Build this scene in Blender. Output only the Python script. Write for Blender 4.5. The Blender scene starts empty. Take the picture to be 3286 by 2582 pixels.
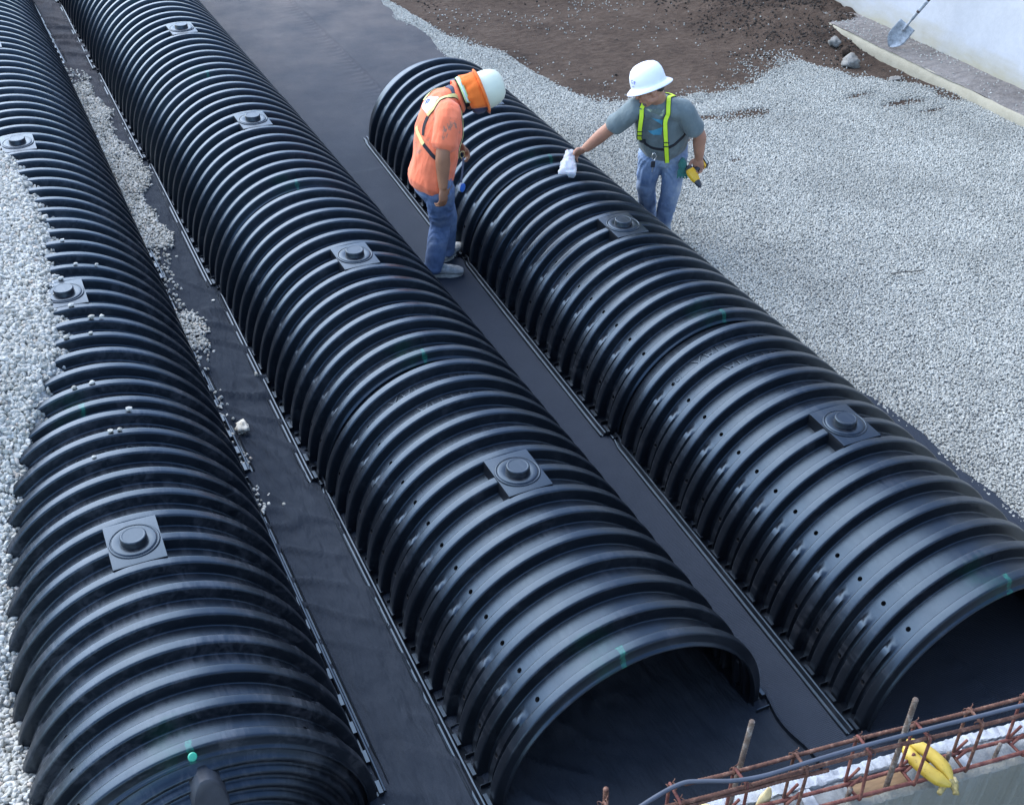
import bpy, bmesh, math, random
import numpy as np
from mathutils import Vector, Matrix, Euler, noise as mnoise
R = math.radians
random.seed(7)
rng = np.random.default_rng(7)
C = bpy.context.scene.collection

# ---------------------------------------------------------------- camera
cam_d = bpy.data.cameras.new('camera'); cam = bpy.data.objects.new('camera', cam_d); C.objects.link(cam)
cam_d.sensor_width = 36.0; cam_d.lens = 40.09; cam_d.clip_start = 0.05; cam_d.clip_end = 500
cam.matrix_world = (Matrix.Translation((-1.7481, -3.4885, 3.898)) @ Matrix.Rotation(-0.4620, 4, 'Z')
                    @ Matrix.Rotation(0.9382, 4, 'X') @ Matrix.Rotation(0.0293, 4, 'Z'))
bpy.context.scene.camera = cam

# ---------------------------------------------------------------- light
SUN_EL, SUN_AZ = R(47), R(-24)          # azimuth measured from +Y towards +X
w = bpy.data.worlds.new('World'); bpy.context.scene.world = w; w.use_nodes = True
nt = w.node_tree; bg = nt.nodes['Background']
sky = nt.nodes.new('ShaderNodeTexSky'); sky.sky_type = 'NISHITA'; sky.sun_disc = False
sky.sun_elevation = SUN_EL; sky.sun_rotation = SUN_AZ
sky.air_density = 1.0; sky.dust_density = 1.0; sky.ozone_density = 1.0; sky.altitude = 600
nt.links.new(sky.outputs[0], bg.inputs[0]); bg.inputs[1].default_value = 0.15
sl = bpy.data.lights.new('sun', 'SUN'); sl.energy = 1.3; sl.angle = R(72); sl.color = (.90, .95, 1.0)
so = bpy.data.objects.new('sun', sl); C.objects.link(so)
sd = Vector((math.sin(SUN_AZ)*math.cos(SUN_EL), math.cos(SUN_AZ)*math.cos(SUN_EL), math.sin(SUN_EL)))
so.rotation_euler = sd.to_track_quat('Z', 'Y').to_euler()
so.location = sd*20
vs = bpy.context.scene.view_settings
vs.view_transform = 'Standard'; vs.look = 'None'; vs.gamma = 1; vs.exposure = 1.98

# ---------------------------------------------------------------- helpers
def tag(o, label=None, cat=None, group=None, kind=None):
    if label: o['label'] = label
    if cat: o['category'] = cat
    if group: o['group'] = group
    if kind: o['kind'] = kind
    return o
def link(name, me, parent=None, loc=None, rot=None):
    o = bpy.data.objects.new(name, me); C.objects.link(o)
    if parent: o.parent = parent
    if loc is not None: o.location = loc
    if rot is not None: o.rotation_euler = rot
    return o
def empty(name, loc=(0,0,0), rot=(0,0,0)):
    o = bpy.data.objects.new(name, None); C.objects.link(o); o.location = loc; o.rotation_euler = rot
    o.empty_display_size = .1
    return o
def mesh(name, verts, faces, mats=(), smooth=True, mi=None):
    me = bpy.data.meshes.new(name)
    me.from_pydata([tuple(map(float, p)) for p in verts], [], [tuple(map(int, f)) for f in faces])
    for m in mats: me.materials.append(m)
    if smooth: me.polygons.foreach_set('use_smooth', [True]*len(me.polygons))
    if mi is not None: me.polygons.foreach_set('material_index', mi)
    me.update()
    return me
def bm_mesh(name, bm, mats=(), smooth=True, ang=None):
    me = bpy.data.meshes.new(name); 
    bmesh.ops.recalc_face_normals(bm, faces=bm.faces[:])
    bm.to_mesh(me); bm.free()
    for m in mats: me.materials.append(m)
    if smooth: me.polygons.foreach_set('use_smooth', [True]*len(me.polygons))
    if ang is not None and hasattr(me, 'set_sharp_from_angle'): me.set_sharp_from_angle(angle=R(ang))
    return me
def add_box(bm, lo, hi, mat=None, bev=0):
    lo, hi = Vector(lo), Vector(hi)
    m = Matrix.Translation((lo+hi)/2) @ Matrix.Diagonal((*(hi-lo), 1))
    if mat is not None: m = mat @ m
    r = bmesh.ops.create_cube(bm, size=1, matrix=m)
    if bev:
        es = list({e for vv in r['verts'] for e in vv.link_edges})
        bmesh.ops.bevel(bm, geom=es, offset=bev, segments=2, affect='EDGES', profile=.5)
    return r
def frames(pts, up=None):
    n = len(pts); out = []
    prev = None
    for i in range(n):
        t = (pts[min(i+1, n-1)] - pts[max(i-1, 0)]).normalized()
        if prev is None:
            a = Vector(up) if up is not None else (Vector((0,0,1)) if abs(t.z) < .9 else Vector((1,0,0)))
            x = (a - t*a.dot(t)).normalized()
        else:
            x = (prev - t*prev.dot(t)).normalized()
        prev = x
        out.append((t, x, t.cross(x)))
    return out
def add_tube(bm, pts, r, seg=10, caps=True, up=None, flat=1.0):
    """tube along pts; r scalar or list of radius / (ra, rb)."""
    pts = [Vector(p) for p in pts]; fr = frames(pts, up); rings = []
    for i, p in enumerate(pts):
        ri = r[i] if isinstance(r, (list, tuple)) and len(r) == len(pts) else r
        ra, rb = ri if isinstance(ri, (list, tuple)) else (ri, ri*flat)
        t, x, y = fr[i]
        rings.append([bm.verts.new(p + x*math.cos(a)*ra + y*math.sin(a)*rb) for a in [2*math.pi*k/seg for k in range(seg)]])
    for a, b in zip(rings, rings[1:]):
        for k in range(seg):
            bm.faces.new((a[k], a[(k+1) % seg], b[(k+1) % seg], b[k]))
    if caps:
        bm.faces.new(rings[0][::-1]); bm.faces.new(rings[-1])
    return rings
def add_lathe(bm, prof, seg=24, mat=Matrix.Identity(4)):
    rings = []
    for r_, z_ in prof:
        if r_ < 1e-6: rings.append([bm.verts.new(mat @ Vector((0,0,z_)))])
        else: rings.append([bm.verts.new(mat @ Vector((r_*math.cos(2*math.pi*k/seg), r_*math.sin(2*math.pi*k/seg), z_))) for k in range(seg)])
    for a, b in zip(rings, rings[1:]):
        for k in range(seg):
            q = [a[k % len(a)], a[(k+1) % len(a)], b[(k+1) % len(b)], b[k % len(b)]]
            q2 = []
            for x in q:
                if x not in q2: q2.append(x)
            if len(q2) > 2: bm.faces.new(q2)
def catmull(pts, n=8):
    P = [Vector(p) for p in pts]; P = [P[0]*2-P[1]] + P + [P[-1]*2-P[-2]]; out = []
    for i in range(1, len(P)-2):
        for k in range(n):
            t = k/n
            out.append(.5*((2*P[i]) + (P[i+1]-P[i-1])*t + (2*P[i-1]-5*P[i]+4*P[i+1]-P[i+2])*t*t + (3*P[i]-P[i-1]-3*P[i+1]+P[i+2])*t**3))
    out.append(P[-2].copy())
    return out
def fbm(x, y, s=1.0, o=4, seed=0.0):
    return mnoise.fractal(Vector((x*s+seed, y*s-seed*.7, seed*1.3)), .9, 2.0, o)

# ---------------------------------------------------------------- materials
class NT:
    def __init__(s, name):
        s.m = bpy.data.materials.new(name); s.m.use_nodes = True; s.t = s.m.node_tree
        s.b = s.t.nodes['Principled BSDF']; s.out = s.t.nodes['Material Output']
    def n(s, typ, **k):
        nd = s.t.nodes.new(typ)
        for a, b in k.items(): setattr(nd, a, b)
        return nd
    def l(s, a, b): s.t.links.new(a, b)
    def coord(s, kind='Object', scale=(1,1,1), rot=(0,0,0)):
        tc = s.n('ShaderNodeTexCoord'); mp = s.n('ShaderNodeMapping')
        mp.inputs['Scale'].default_value = scale; mp.inputs['Rotation'].default_value = rot
        s.l(tc.outputs[kind], mp.inputs[0]); return mp.outputs[0]
    def noise(s, vec, scale, detail=4, rough=.6, dist=0):
        nd = s.n('ShaderNodeTexNoise'); nd.inputs['Scale'].default_value = scale
        nd.inputs['Detail'].default_value = detail; nd.inputs['Roughness'].default_value = rough
        nd.inputs['Distortion'].default_value = dist
        if vec is not None: s.l(vec, nd.inputs['Vector'])
        return nd.outputs['Fac']
    def ramp(s, fac, stops, interp='LINEAR'):
        r = s.n('ShaderNodeValToRGB'); e = r.color_ramp.elements; r.color_ramp.interpolation = interp
        while len(e) < len(stops): e.new(.5)
        for i, (p, c) in enumerate(stops):
            e[i].position = p; c = (c, c, c) if not isinstance(c, tuple) else c
            e[i].color = (*c[:3], 1)
        s.l(fac, r.inputs[0]); return r.outputs[0]
    def mix(s, fac, a, b, blend='MIX'):
        m = s.n('ShaderNodeMix', data_type='RGBA', blend_type=blend)
        for sock, v in ((m.inputs[0], fac), (m.inputs[6], a), (m.inputs[7], b)):
            if isinstance(v, bpy.types.NodeSocket): s.l(v, sock)
            elif isinstance(v, (int, float)): sock.default_value = v if sock == m.inputs[0] else (v, v, v, 1)
            else: sock.default_value = (*v[:3], 1)
        return m.outputs[2]
    def math(s, op, a, b=None, clamp=False):
        m = s.n('ShaderNodeMath', operation=op); m.use_clamp = clamp
        for i, v in enumerate((a, b)):
            if v is None: continue
            if isinstance(v, bpy.types.NodeSocket): s.l(v, m.inputs[i])
            else: m.inputs[i].default_value = v
        return m.outputs[0]
    def bump(s, h, strength=.3, dist=.01):
        b = s.n('ShaderNodeBump'); b.inputs['Strength'].default_value = strength; b.inputs['Distance'].default_value = dist
        s.l(h, b.inputs['Height']); s.l(b.outputs[0], s.b.inputs['Normal'])
    def set(s, **k):
        names = dict(color='Base Color', rough='Roughness', metal='Metallic', spec='Specular IOR Level', ior='IOR', alpha='Alpha', trans='Transmission Weight', sss='Subsurface Weight', coat='Coat Weight', sheen='Sheen Weight')
        for a, v in k.items():
            so = s.b.inputs[names[a]]
            if isinstance(v, bpy.types.NodeSocket): s.l(v, so)
            elif a == 'color': so.default_value = (*v[:3], 1)
            else: so.default_value = v
        return s
def simple(name, col, rough=.6, var=.15, scale=20, bump=0, metal=0, bscale=None, spec=.5):
    s = NT(name); v = s.coord()
    n = s.noise(v, scale)
    c0 = tuple(max(0, x*(1-var)) for x in col); c1 = tuple(min(1, x*(1+var)) for x in col)
    s.set(color=s.ramp(n, [(.3, c0), (.7, c1)]), rough=rough, metal=metal, spec=spec)
    if bump: s.bump(s.noise(v, bscale or scale*3), .5, bump)
    return s.m

# black polyethylene of the chambers
def mat_hdpe(name, marks=True, dusty=0.0):
    s = NT(name); v = s.coord()
    oi = s.n('ShaderNodeObjectInfo')
    big = s.noise(v, 2.2, 3); fine = s.noise(s.coord(scale=(1,1,1)), 60, 4, .65)
    scr = s.noise(s.coord(scale=(1, .12, 1), rot=(.3,.2,.5)), 26, 5, .7, 1.5)
    base = s.ramp(big, [(.3, (.0045,.005,.0065)), (.7, (.007,.008,.010))])
    dust = s.ramp(s.math('MULTIPLY', scr, s.noise(v, 7, 4)), [(.27-dusty*.06, 0.0), (.44-dusty*.06, .40+dusty*.6)])
    base = s.mix(dust, base, (.050,.050,.054))
    rough = s.ramp(scr, [(.3, .27), (.75, .42)])
    if marks:
        sx = s.n('ShaderNodeSeparateXYZ'); s.l(v, sx.inputs[0])
        x, y = sx.outputs[0], sx.outputs[1]
        # two sprayed marks near the last rib: a bright one and a fainter wide smear
        off = s.math('MULTIPLY', s.math('SUBTRACT', oi.outputs['Random'], .5), .16)
        xx = s.math('ADD', x, s.math('ADD', off, .06))
        wob = s.math('MULTIPLY', s.math('SUBTRACT', s.noise(v, 30, 3), .5), .05)
        xx = s.math('ADD', xx, wob)
        m1 = s.math('MULTIPLY', s.math('LESS_THAN', s.math('ABSOLUTE', xx), .011), s.math('LESS_THAN', y, -1.064))
        m1b = s.math('MULTIPLY', m1, s.ramp(s.noise(v, 55, 2), [(.35, .35), (.6, 1.0)]))
        d2 = s.math('ABSOLUTE', s.math('ADD', xx, .06))
        fall = s.math('SUBTRACT', 1.0, s.math('DIVIDE', d2, .12), True)
        rows = s.math('LESS_THAN', y, -.93)
        m2 = s.math('MULTIPLY', s.math('MULTIPLY', fall, rows), s.ramp(s.noise(v, 18, 3), [(.35, 0.0), (.7, .55)]))
        base = s.mix(m2, base, (.003,.035,.016)); base = s.mix(m1b, base, (.009,.085,.055))
    s.set(color=base, rough=rough, ior=1.55, spec=.50); s.b.inputs['Specular Tint'].default_value = (.54, .76, 1.0, 1)
    s.bump(fine, .12, .002)
    return s.m
M_hdpe = mat_hdpe('black_polyethylene'); M_hdpe2 = mat_hdpe('black_polyethylene_dusty', True, .5)
M_hdpe_p = mat_hdpe('black_polyethylene_plain', False)
M_hdpe_l = mat_hdpe('black_polyethylene_scuffed', False, 1.0)
def mat_fabric(name, c0, c1, weave, brown=0.0):
    s = NT(name); v = s.coord()
    if weave:
        w1 = s.n('ShaderNodeTexWave', wave_type='BANDS', bands_direction='X'); w1.inputs['Scale'].default_value = 52
        w2 = s.n('ShaderNodeTexWave', wave_type='BANDS', bands_direction='Y'); w2.inputs['Scale'].default_value = 38
        for q in (w1, w2):
            s.l(v, q.inputs[0]); q.inputs['Distortion'].default_value = 1.5; q.inputs['Detail'].default_value = 2
        h = s.math('MULTIPLY', w1.outputs['Fac'], w2.outputs['Fac'])
    else:
        h = s.noise(s.coord(scale=(1,1,1)), 160, 4, .7)
    big = s.noise(v, 1.1, 5, .6); mid = s.noise(v, 9, 4, .6)
    f = s.math('ADD', s.math('MULTIPLY', big, .6), s.math('MULTIPLY', mid, .4))
    col = s.ramp(f, [(.35, c0), (.65, c1)])
    col = s.mix(s.math('MULTIPLY', s.math('SUBTRACT', 1.0, h, True), .35), col, (.01,.011,.013))
    # dust that was walked in: specks and the far end
    col = s.mix(s.math('MULTIPLY', s.noise(v, 420, 2, .5), .5), col, (.05,.06,.08))
    sp = s.ramp(s.noise(s.coord(scale=(1, 5, 1), rot=(0,0,.6)) if weave else v, 60 if weave else 230, 4, .75), [(.60, 0.0), (.74, .30)])
    col = s.mix(sp, col, (.085,.10,.135))
    if brown:
        sx = s.n('ShaderNodeSeparateXYZ'); s.l(v, sx.inputs[0])
        g = s.math('MULTIPLY', s.math('SUBTRACT', sx.outputs[1], 4.8), .22, True)
        g = s.math('MULTIPLY', g, s.ramp(s.noise(v, 1.6, 5, .65), [(.3, 0.15), (.75, 1.0)]))
        col = s.mix(s.math('MULTIPLY', g, brown), col, (.15,.125,.11))
    s.set(color=col, rough=.72 if weave else .9, spec=.25 if weave else .2)
    s.b.inputs['Specular Tint'].default_value = (.62, .78, 1, 1)
    if weave: s.bump(s.math('ADD', h, s.math('MULTIPLY', s.noise(v, 6, 5, .7), 1.5)), .6, .006)
    else: s.bump(s.math('ADD', s.math('MULTIPLY', s.noise(s.coord(scale=(2.4,.7,1), rot=(0,0,.5)), 5.0, 3, .5, .2), 2.0), s.math('MULTIPLY', h, .12)), .8, .03)
    return s.m
M_woven = mat_fabric('woven_geotextile', (.007,.009,.014), (.015,.018,.026), True, .9)
M_felt = mat_fabric('felt_geotextile', (.006,.008,.010), (.018,.021,.025), False, .4)
def mat_soil(name, c=((.028,.018,.013),(.068,.046,.033),(.112,.084,.064))):
    s = NT(name); v = s.coord()
    n1 = s.noise(v, 1.3, 6, .65); n2 = s.noise(v, 14, 8, .7)
    f = s.math('ADD', s.math('MULTIPLY', n1, .55), s.math('MULTIPLY', n2, .45))
    s.set(color=s.ramp(f, [(.35, c[0]), (.52, c[1]), (.72, c[2])]), rough=.95, spec=.2)
    s.bump(s.math('ADD', s.noise(v, 22, 8, .75), s.math('MULTIPLY', s.noise(s.coord(scale=(1,3,1)), 6, 5), 1.2)), .9, .03)
    return s.m
M_soil = mat_soil('brown_soil'); M_dirt = mat_soil('grey_dust_dirt', ((.13,.115,.105),(.22,.20,.185),(.31,.285,.265)))
M_clod = mat_soil('dry_soil_clods', ((.05,.040,.033),(.11,.088,.072),(.20,.17,.145)))
def mat_stone(name, stops, rough=.85):
    s = NT(name); oi = s.n('ShaderNodeObjectInfo')
    v = s.coord()
    c = s.ramp(oi.outputs['Random'], stops)
    c = s.mix(s.ramp(s.noise(v, 1.7, 3), [(.35, 0.0), (.8, .25)]), c, (.16,.17,.16))
    gp = s.n('ShaderNodeNewGeometry'); n = s.noise(gp.outputs['Position'], .9, 5, .6)      # dusty and damp patches across the bed
    c = s.mix(s.ramp(n, [(.36, .42), (.60, 0.0)]), c, tuple(.55*x for x in stops[1][1]))
    s.set(color=c, rough=rough, spec=.3)
    return s.m
M_stone = mat_stone('grey_crushed_stone', [(0, (.28,.273,.242)), (.25, (.36,.357,.316)), (.75, (.425,.42,.372)), (1, (.50,.49,.44))])
M_stone_w = mat_stone('white_gravel_stone', [(0, (.32,.30,.245)), (.25, (.44,.42,.36)), (.7, (.52,.50,.44)), (.93, (.61,.59,.53)), (1, (.48,.38,.29))])
def mat_concrete(name, a, b, stain=None, sc=3, axis=2, lvl=(0, .3), bump=.004):
    s = NT(name); v = s.coord()
    n1 = s.noise(v, sc, 7, .65); n2 = s.noise(v, sc*12, 5, .7)
    f = s.math('ADD', s.math('MULTIPLY', n1, .65), s.math('MULTIPLY', n2, .35))
    col = s.ramp(f, [(.35, a), (.65, b)])
    if stain:
        sx = s.n('ShaderNodeSeparateXYZ'); s.l(v, sx.inputs[0])
        g = s.n('ShaderNodeMapRange'); g.inputs[1].default_value = lvl[0]; g.inputs[2].default_value = lvl[1]
        g.inputs[3].default_value = 1; g.inputs[4].default_value = 0
        s.l(s.math('ADD', sx.outputs[axis], s.math('MULTIPLY', s.math('SUBTRACT', s.noise(s.coord(scale=(1,1,3)), 2.5, 5), .5), .5)), g.inputs[0])
        col = s.mix(g.outputs[0], col, s.ramp(s.noise(v, 5, 5), [(.3, stain), (.75, tuple(x*.85 for x in stain))]))
    s.set(color=col, rough=.85, spec=.3)
    s.bump(s.math('ADD', n2, s.noise(v, sc*40, 3)), .5, bump)
    return s.m
M_wallpaint = mat_concrete('white_painted_wall', (.40,.405,.42), (.49,.495,.51), (.40,.365,.27), 1.4, 2, (.06, .36), .003)
M_kerb = mat_concrete('yellowish_concrete', (.28,.25,.18), (.40,.36,.27), None, 5, bump=.004)
M_conc = mat_concrete('grey_block_concrete', (.17,.172,.16), (.30,.30,.28), (.22,.21,.17), 6, 2, (1.30, 1.50), .012)
M_rust = NT('rusty_rebar_steel'); _v = M_rust.coord()
M_rust.set(color=M_rust.ramp(M_rust.noise(_v, 55, 5, .7), [(.3, (.045,.022,.018)), (.55, (.12,.055,.036)), (.78, (.28,.18,.13))]), rough=.85, spec=.3)
M_rust.bump(M_rust.noise(_v, 200, 3), .6, .002); M_rust = M_rust.m
def rust(a, b, c, nm):
    s = NT(nm); v = s.coord()
    s.set(color=s.ramp(s.noise(v, 40, 5, .7), [(.3, a), (.5, b), (.75, c)]), rough=.85, spec=.3)
    s.bump(s.noise(v, 200, 3), .6, .002); return s.m
M_rust_g = rust((.055,.035,.026), (.12,.088,.068), (.34,.31,.28), 'mortar_splashed_rebar')
M_rust_r = rust((.07,.022,.02), (.13,.045,.035), (.26,.12,.08), 'dark_red_rebar')
# ---------------------------------------------------------------- ground
def grid(name, x0, x1, y0, y1, nx, ny, zf, mats, smooth=True, keep=None):
    xs = np.linspace(x0, x1, nx); ys = np.linspace(y0, y1, ny)
    V = []; 
    for y in ys:
        for x in xs:
            q = zf(float(x), float(y)); V.append(q if isinstance(q, tuple) else (x, y, q))
    F = []
    for j in range(ny-1):
        for i in range(nx-1):
            if keep is None or keep((xs[i]+xs[i+1])/2, (ys[j]+ys[j+1])/2):
                a = j*nx+i; F.append((a, a+1, a+nx+1, a+nx))
    return mesh(name, V, F, mats, smooth)
def interp(x, xs, ys): return float(np.interp(x, xs, ys))
GB_X = [2.3, 2.62, 2.72, 2.95, 3.08, 3.12, 3.25, 3.6, 4.35, 4.86, 5.3, 5.7, 5.9, 6.25, 6.6, 7]
GB_Y = [10.5, 8.3, 7.15, 6.7, 6.4, 5.6, 5.16, 5.0, 4.9, 4.89, 5.15, 5.35, 4.8, 4.5, 4.0, 3.8]
def gravel_edge(x): return interp(x, GB_X, GB_Y)
def soil_h(x, y):
    h = -.022 + .012*fbm(x, y, 1.6, 4, 3)
    # loose spoil banked against the ledge and along the far side
    m = max(0, min(1, (x-5.0)/1.5)) * max(0, min(1, (y-4.9)/1.6))
    m2 = max(0, min(1, (y-8.0+.12*(x-3))/1.3)) * max(0, min(1, (x-2.9)/.8))
    h += .17*m*m*(3-2*m) + .24*m2*m2*(3-2*m2)
    rr = max(m, m2*.9)
    h += rr*(.05*fbm(x, y, 5, 5, 9) + .03*fbm(x, y, 14, 4, 2))
    h += .006*fbm(x, y*2.2, 9, 4, 6)
    d = y - gravel_edge(x)
    if d < 0: h = min(h, -.012)
    return h
tag(link('ground', grid('ground', -60, 60, -60, 60, 41, 41, lambda x, y: -.12 - .002*max(0, math.hypot(x, y)-20), [M_soil])), kind='structure')
tag(link('soil', grid('soil', 2.2, 7.2, 3.2, 13, 150, 290, soil_h, [M_soil])), kind='structure')
# geotextile sheets on the pit floor
def felt_z(x, y):
    w_ = .012*fbm(x*2.2+y*.5, y*.75-x*.2, 3.2, 2, 11) + .006*fbm(x*.8+y*.9, y-x*.5, 7, 2, 5)
    rg = abs(mnoise.noise(Vector(((x*.75+y*.66)*5.5, (y*.75-x*.66)*1.6, 3))))
    lim = .006 if x > .60 else 1
    return min(lim, max(-.008, .007 + w_*.9 + .030*math.exp(-(rg/.075)**2)*max(0, .5+mnoise.noise(Vector((x*2, y*1.2, 9))))))
tag(link('geotextile_felt', grid('geotextile_felt', -2.5, .95, -3.2, 12, 270, 860, felt_z, [M_felt])), 'matt black wrinkled felt geotextile sheet laid between the left and middle chamber rows', 'geotextile')
def woven_edge(y):
    if y < -.6: return .70 - .075*max(0, -1.0-y)**1.2 + .012*math.sin(y*7) + .012*math.sin(y*17+1)
    return .62
def woven_right(y):
    b = interp(y, [-3, -.7, -.1, .3, .9, 5.5, 6.4, 7.4, 7.9, 8.7, 14], [2.60, 2.585, 2.59, 2.58, 2.46, 2.46, 2.48, 2.53, 2.47, 2.49, 2.5])
    return b + .012*math.sin(y*5.3)+.01*math.sin(y*13+2)
wv = []; wf = []; NX, NY = 110, 760
for j in range(NY):
    y = -3.2 + 17.2*j/(NY-1); a, b = woven_edge(y), woven_right(y)
    for i in range(NX):
        t = i/(NX-1); x = a+(b-a)*t
        z = .030 + .006*fbm(x, y, 1.3, 3, 4) + .0025*fbm(x*1.4, y*.8, 6, 3, 8)
        if y > 4.5: z += .012*fbm(x, y*.7, 1.5, 3, 1)
        sd_ = x-1.58
        z += .011*math.exp(-(sd_/.014)**2)
        if sd_ < 0: z += .0045*math.sin(y*70+4*fbm(x, y, 3, 2))*math.exp(sd_/.10)
        z += .006*max(0, 1-(b-x)/.05)*math.sin(y*11)
        if t in (0, 1): z -= .006
        wv.append((x, y, max(z, .016 if x > .98 else .02)))
wf = [(j*NX+i, j*NX+i+1, (j+1)*NX+i+1, (j+1)*NX+i) for j in range(NY-1) for i in range(NX-1)]
n0 = len(wv)                                  # the hem that turns down at each long side
hem = []
for side in (0, NX-1):
    base = len(wv)
    for j in range(NY):
        x, y, z = wv[j*NX+side]; wv.append((x-(.004 if side == 0 else -.004), y, -.004))
    for j in range(NY-1):
        q = (j*NX+side, (j+1)*NX+side, base+j+1, base+j); wf.append(q if side else q[::-1])
tag(link('geotextile_sheet', mesh('geotextile_sheet', wv, wf, [M_woven])), 'slate grey woven geotextile sheet with a stitched seam, laid under the right chamber row', 'geotextile')

# ---------------------------------------------------------------- gravel (instanced stones)
def gravel_tree(name, density, rad, mat, seed, flat=.7, mat_base=None):
    g = bpy.data.node_groups.new(name, 'GeometryNodeTree')
    g.interface.new_socket('Geometry', in_out='INPUT', socket_type='NodeSocketGeometry')
    g.interface.new_socket('Geometry', in_out='OUTPUT', socket_type='NodeSocketGeometry')
    N = g.nodes.new; L = g.links.new
    gi, go = N('NodeGroupInput'), N('NodeGroupOutput')
    dp = N('GeometryNodeDistributePointsOnFaces'); dp.distribute_method = 'RANDOM'
    na = N('GeometryNodeInputNamedAttribute'); na.data_type = 'FLOAT'; na.inputs['Name'].default_value = 'dens'
    mu = N('ShaderNodeMath'); mu.operation = 'MULTIPLY'; mu.inputs[1].default_value = density
    L(na.outputs['Attribute'], mu.inputs[0]); L(gi.outputs[0], dp.inputs['Mesh']); L(mu.outputs[0], dp.inputs['Density'])
    dp.inputs['Seed'].default_value = seed
    js = N('GeometryNodeJoinGeometry')
    for k in range(5):
        ic = N('GeometryNodeMeshIcoSphere'); ic.inputs['Radius'].default_value = 1.0; ic.inputs['Subdivisions'].default_value = 2
        sp = N('GeometryNodeSetPosition'); nz = N('ShaderNodeTexNoise'); nz.noise_dimensions = '4D'
        nz.inputs['Scale'].default_value = .75; nz.inputs['W'].default_value = 3.7*k+seed; nz.inputs['Detail'].default_value = 1
        sb = N('ShaderNodeVectorMath'); sb.operation = 'SUBTRACT'; sb.inputs[1].default_value = (.5,.5,.5)
        sc = N('ShaderNodeVectorMath'); sc.operation = 'SCALE'; sc.inputs['Scale'].default_value = 1.5
        L(nz.outputs['Color'], sb.inputs[0]); L(sb.outputs[0], sc.inputs[0]); L(sc.outputs[0], sp.inputs['Offset'])
        L(ic.outputs[0], sp.inputs['Geometry'])
        ss = N('GeometryNodeSetShadeSmooth'); ss.inputs['Shade Smooth'].default_value = (k % 2 == 0)
        L(sp.outputs[0], ss.inputs[0])
        sm = N('GeometryNodeSetMaterial'); sm.inputs['Material'].default_value = mat; L(ss.outputs[0], sm.inputs[0])
        gt = N('GeometryNodeGeometryToInstance'); L(sm.outputs[0], gt.inputs[0]); L(gt.outputs[0], js.inputs[0])
    ip = N('GeometryNodeInstanceOnPoints'); L(dp.outputs['Points'], ip.inputs['Points']); L(js.outputs[0], ip.inputs['Instance'])
    ip.inputs['Pick Instance'].default_value = True
    rr = N('FunctionNodeRandomValue'); rr.data_type = 'FLOAT_VECTOR'; rr.inputs[1].default_value = (6.283,)*3; rr.inputs['Seed'].default_value = seed+5
    L(rr.outputs[0], ip.inputs['Rotation'])
    rs = N('FunctionNodeRandomValue'); rs.data_type = 'FLOAT_VECTOR'; rs.inputs['Seed'].default_value = seed+9
    rs.inputs[0].default_value = (rad*.6, rad*.55, rad*flat*.6); rs.inputs[1].default_value = (rad*1.5, rad*1.35, rad*flat*1.3)
    L(rs.outputs[0], ip.inputs['Scale'])
    tr = N('GeometryNodeTranslateInstances'); rz = N('FunctionNodeRandomValue'); rz.data_type = 'FLOAT_VECTOR'
    rz.inputs[0].default_value = (0, 0, -rad*.2); rz.inputs[1].default_value = (0, 0, rad*1.1); rz.inputs['Seed'].default_value = seed+11
    tr.inputs['Local Space'].default_value = False
    L(ip.outputs[0], tr.inputs['Instances']); L(rz.outputs[0], tr.inputs['Translation'])
    j2 = N('GeometryNodeJoinGeometry'); L(gi.outputs[0], j2.inputs[0]); L(tr.outputs[0], j2.inputs[0]); L(j2.outputs[0], go.inputs[0])
    return g
def set_dens(me, f):
    at = me.attributes.new('dens', 'FLOAT', 'POINT')
    at.data.foreach_set('value', [float(f(v.co.x, v.co.y, v.co.z)) for v in me.vertices])
def gravel_obj(name, me, tree, label, **k):
    o = link(name, me); md = o.modifiers.new('stones', 'NODES'); md.node_group = tree
    return tag(o, label, 'gravel', kind='stuff', **k)
M_under = simple('stone_bed', (.12,.12,.115), .95, .5, 45, .01)
M_under_w = simple('white_stone_bed', (.34,.34,.32), .95, .4, 45, .01)
BARE = [(4.35,4.33,.30,.13),(4.0,4.40,.16,.07),(3.95,4.86,.18,.05),(6.42,3.98,.14,.20),(3.55,4.05,.10,.04),(3.75,3.55,.09,.05),(4.1,4.72,.12,.04),(5.9,4.0,.3,.08),(5.65,4.3,.25,.05),(6.0,3.75,.2,.05)]
def dens_r(x, y, z):
    e = gravel_edge(x) + .16*fbm(x, y, 2.2, 4, 21)
    d = e-y
    if x < woven_right(y)-.02: return 0
    if d > 0:
        v_ = min(1, .35+d*5)
        for bx, by, rx, ry in BARE:
            q = ((x-bx)/rx)**2+((y-by)/ry)**2 + .5*fbm(x, y, 9, 3, 5)
            if q < 1: v_ *= max(.04, q*.5)
        return v_
    s = .30*math.exp(d/.10)*max(0, .5+1.2*fbm(x, y, 4, 3, 31)) + .012*max(0, .3+1.6*fbm(x, y, 1.1, 3, 44))*(.25 if (x > 5.1 and y > 5.3) else 1)
    if x < 3.2 and y > 6: s += .22*math.exp(d/.22)*max(0, .5+fbm(x, y, 3, 3, 2))
    s += .14*math.exp(-((x-5.4)/.35)**2-((y-5.45)/.22)**2)*max(0, .5+1.5*fbm(x, y, 6, 3, 3))
    return s
def gz(x, y):
    d = gravel_edge(x)+.16*fbm(x, y, 2.2, 4, 21)-y
    return max(soil_h(x, y)+.004, min(.012, .01+.06*d) + .010*fbm(x, y, .9, 3, 12) + .004*fbm(x, y, 5, 2, 14)) if d < .3 else .012 + .010*fbm(x, y, .9, 3, 12) + .004*fbm(x, y, 5, 2, 14)
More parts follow.
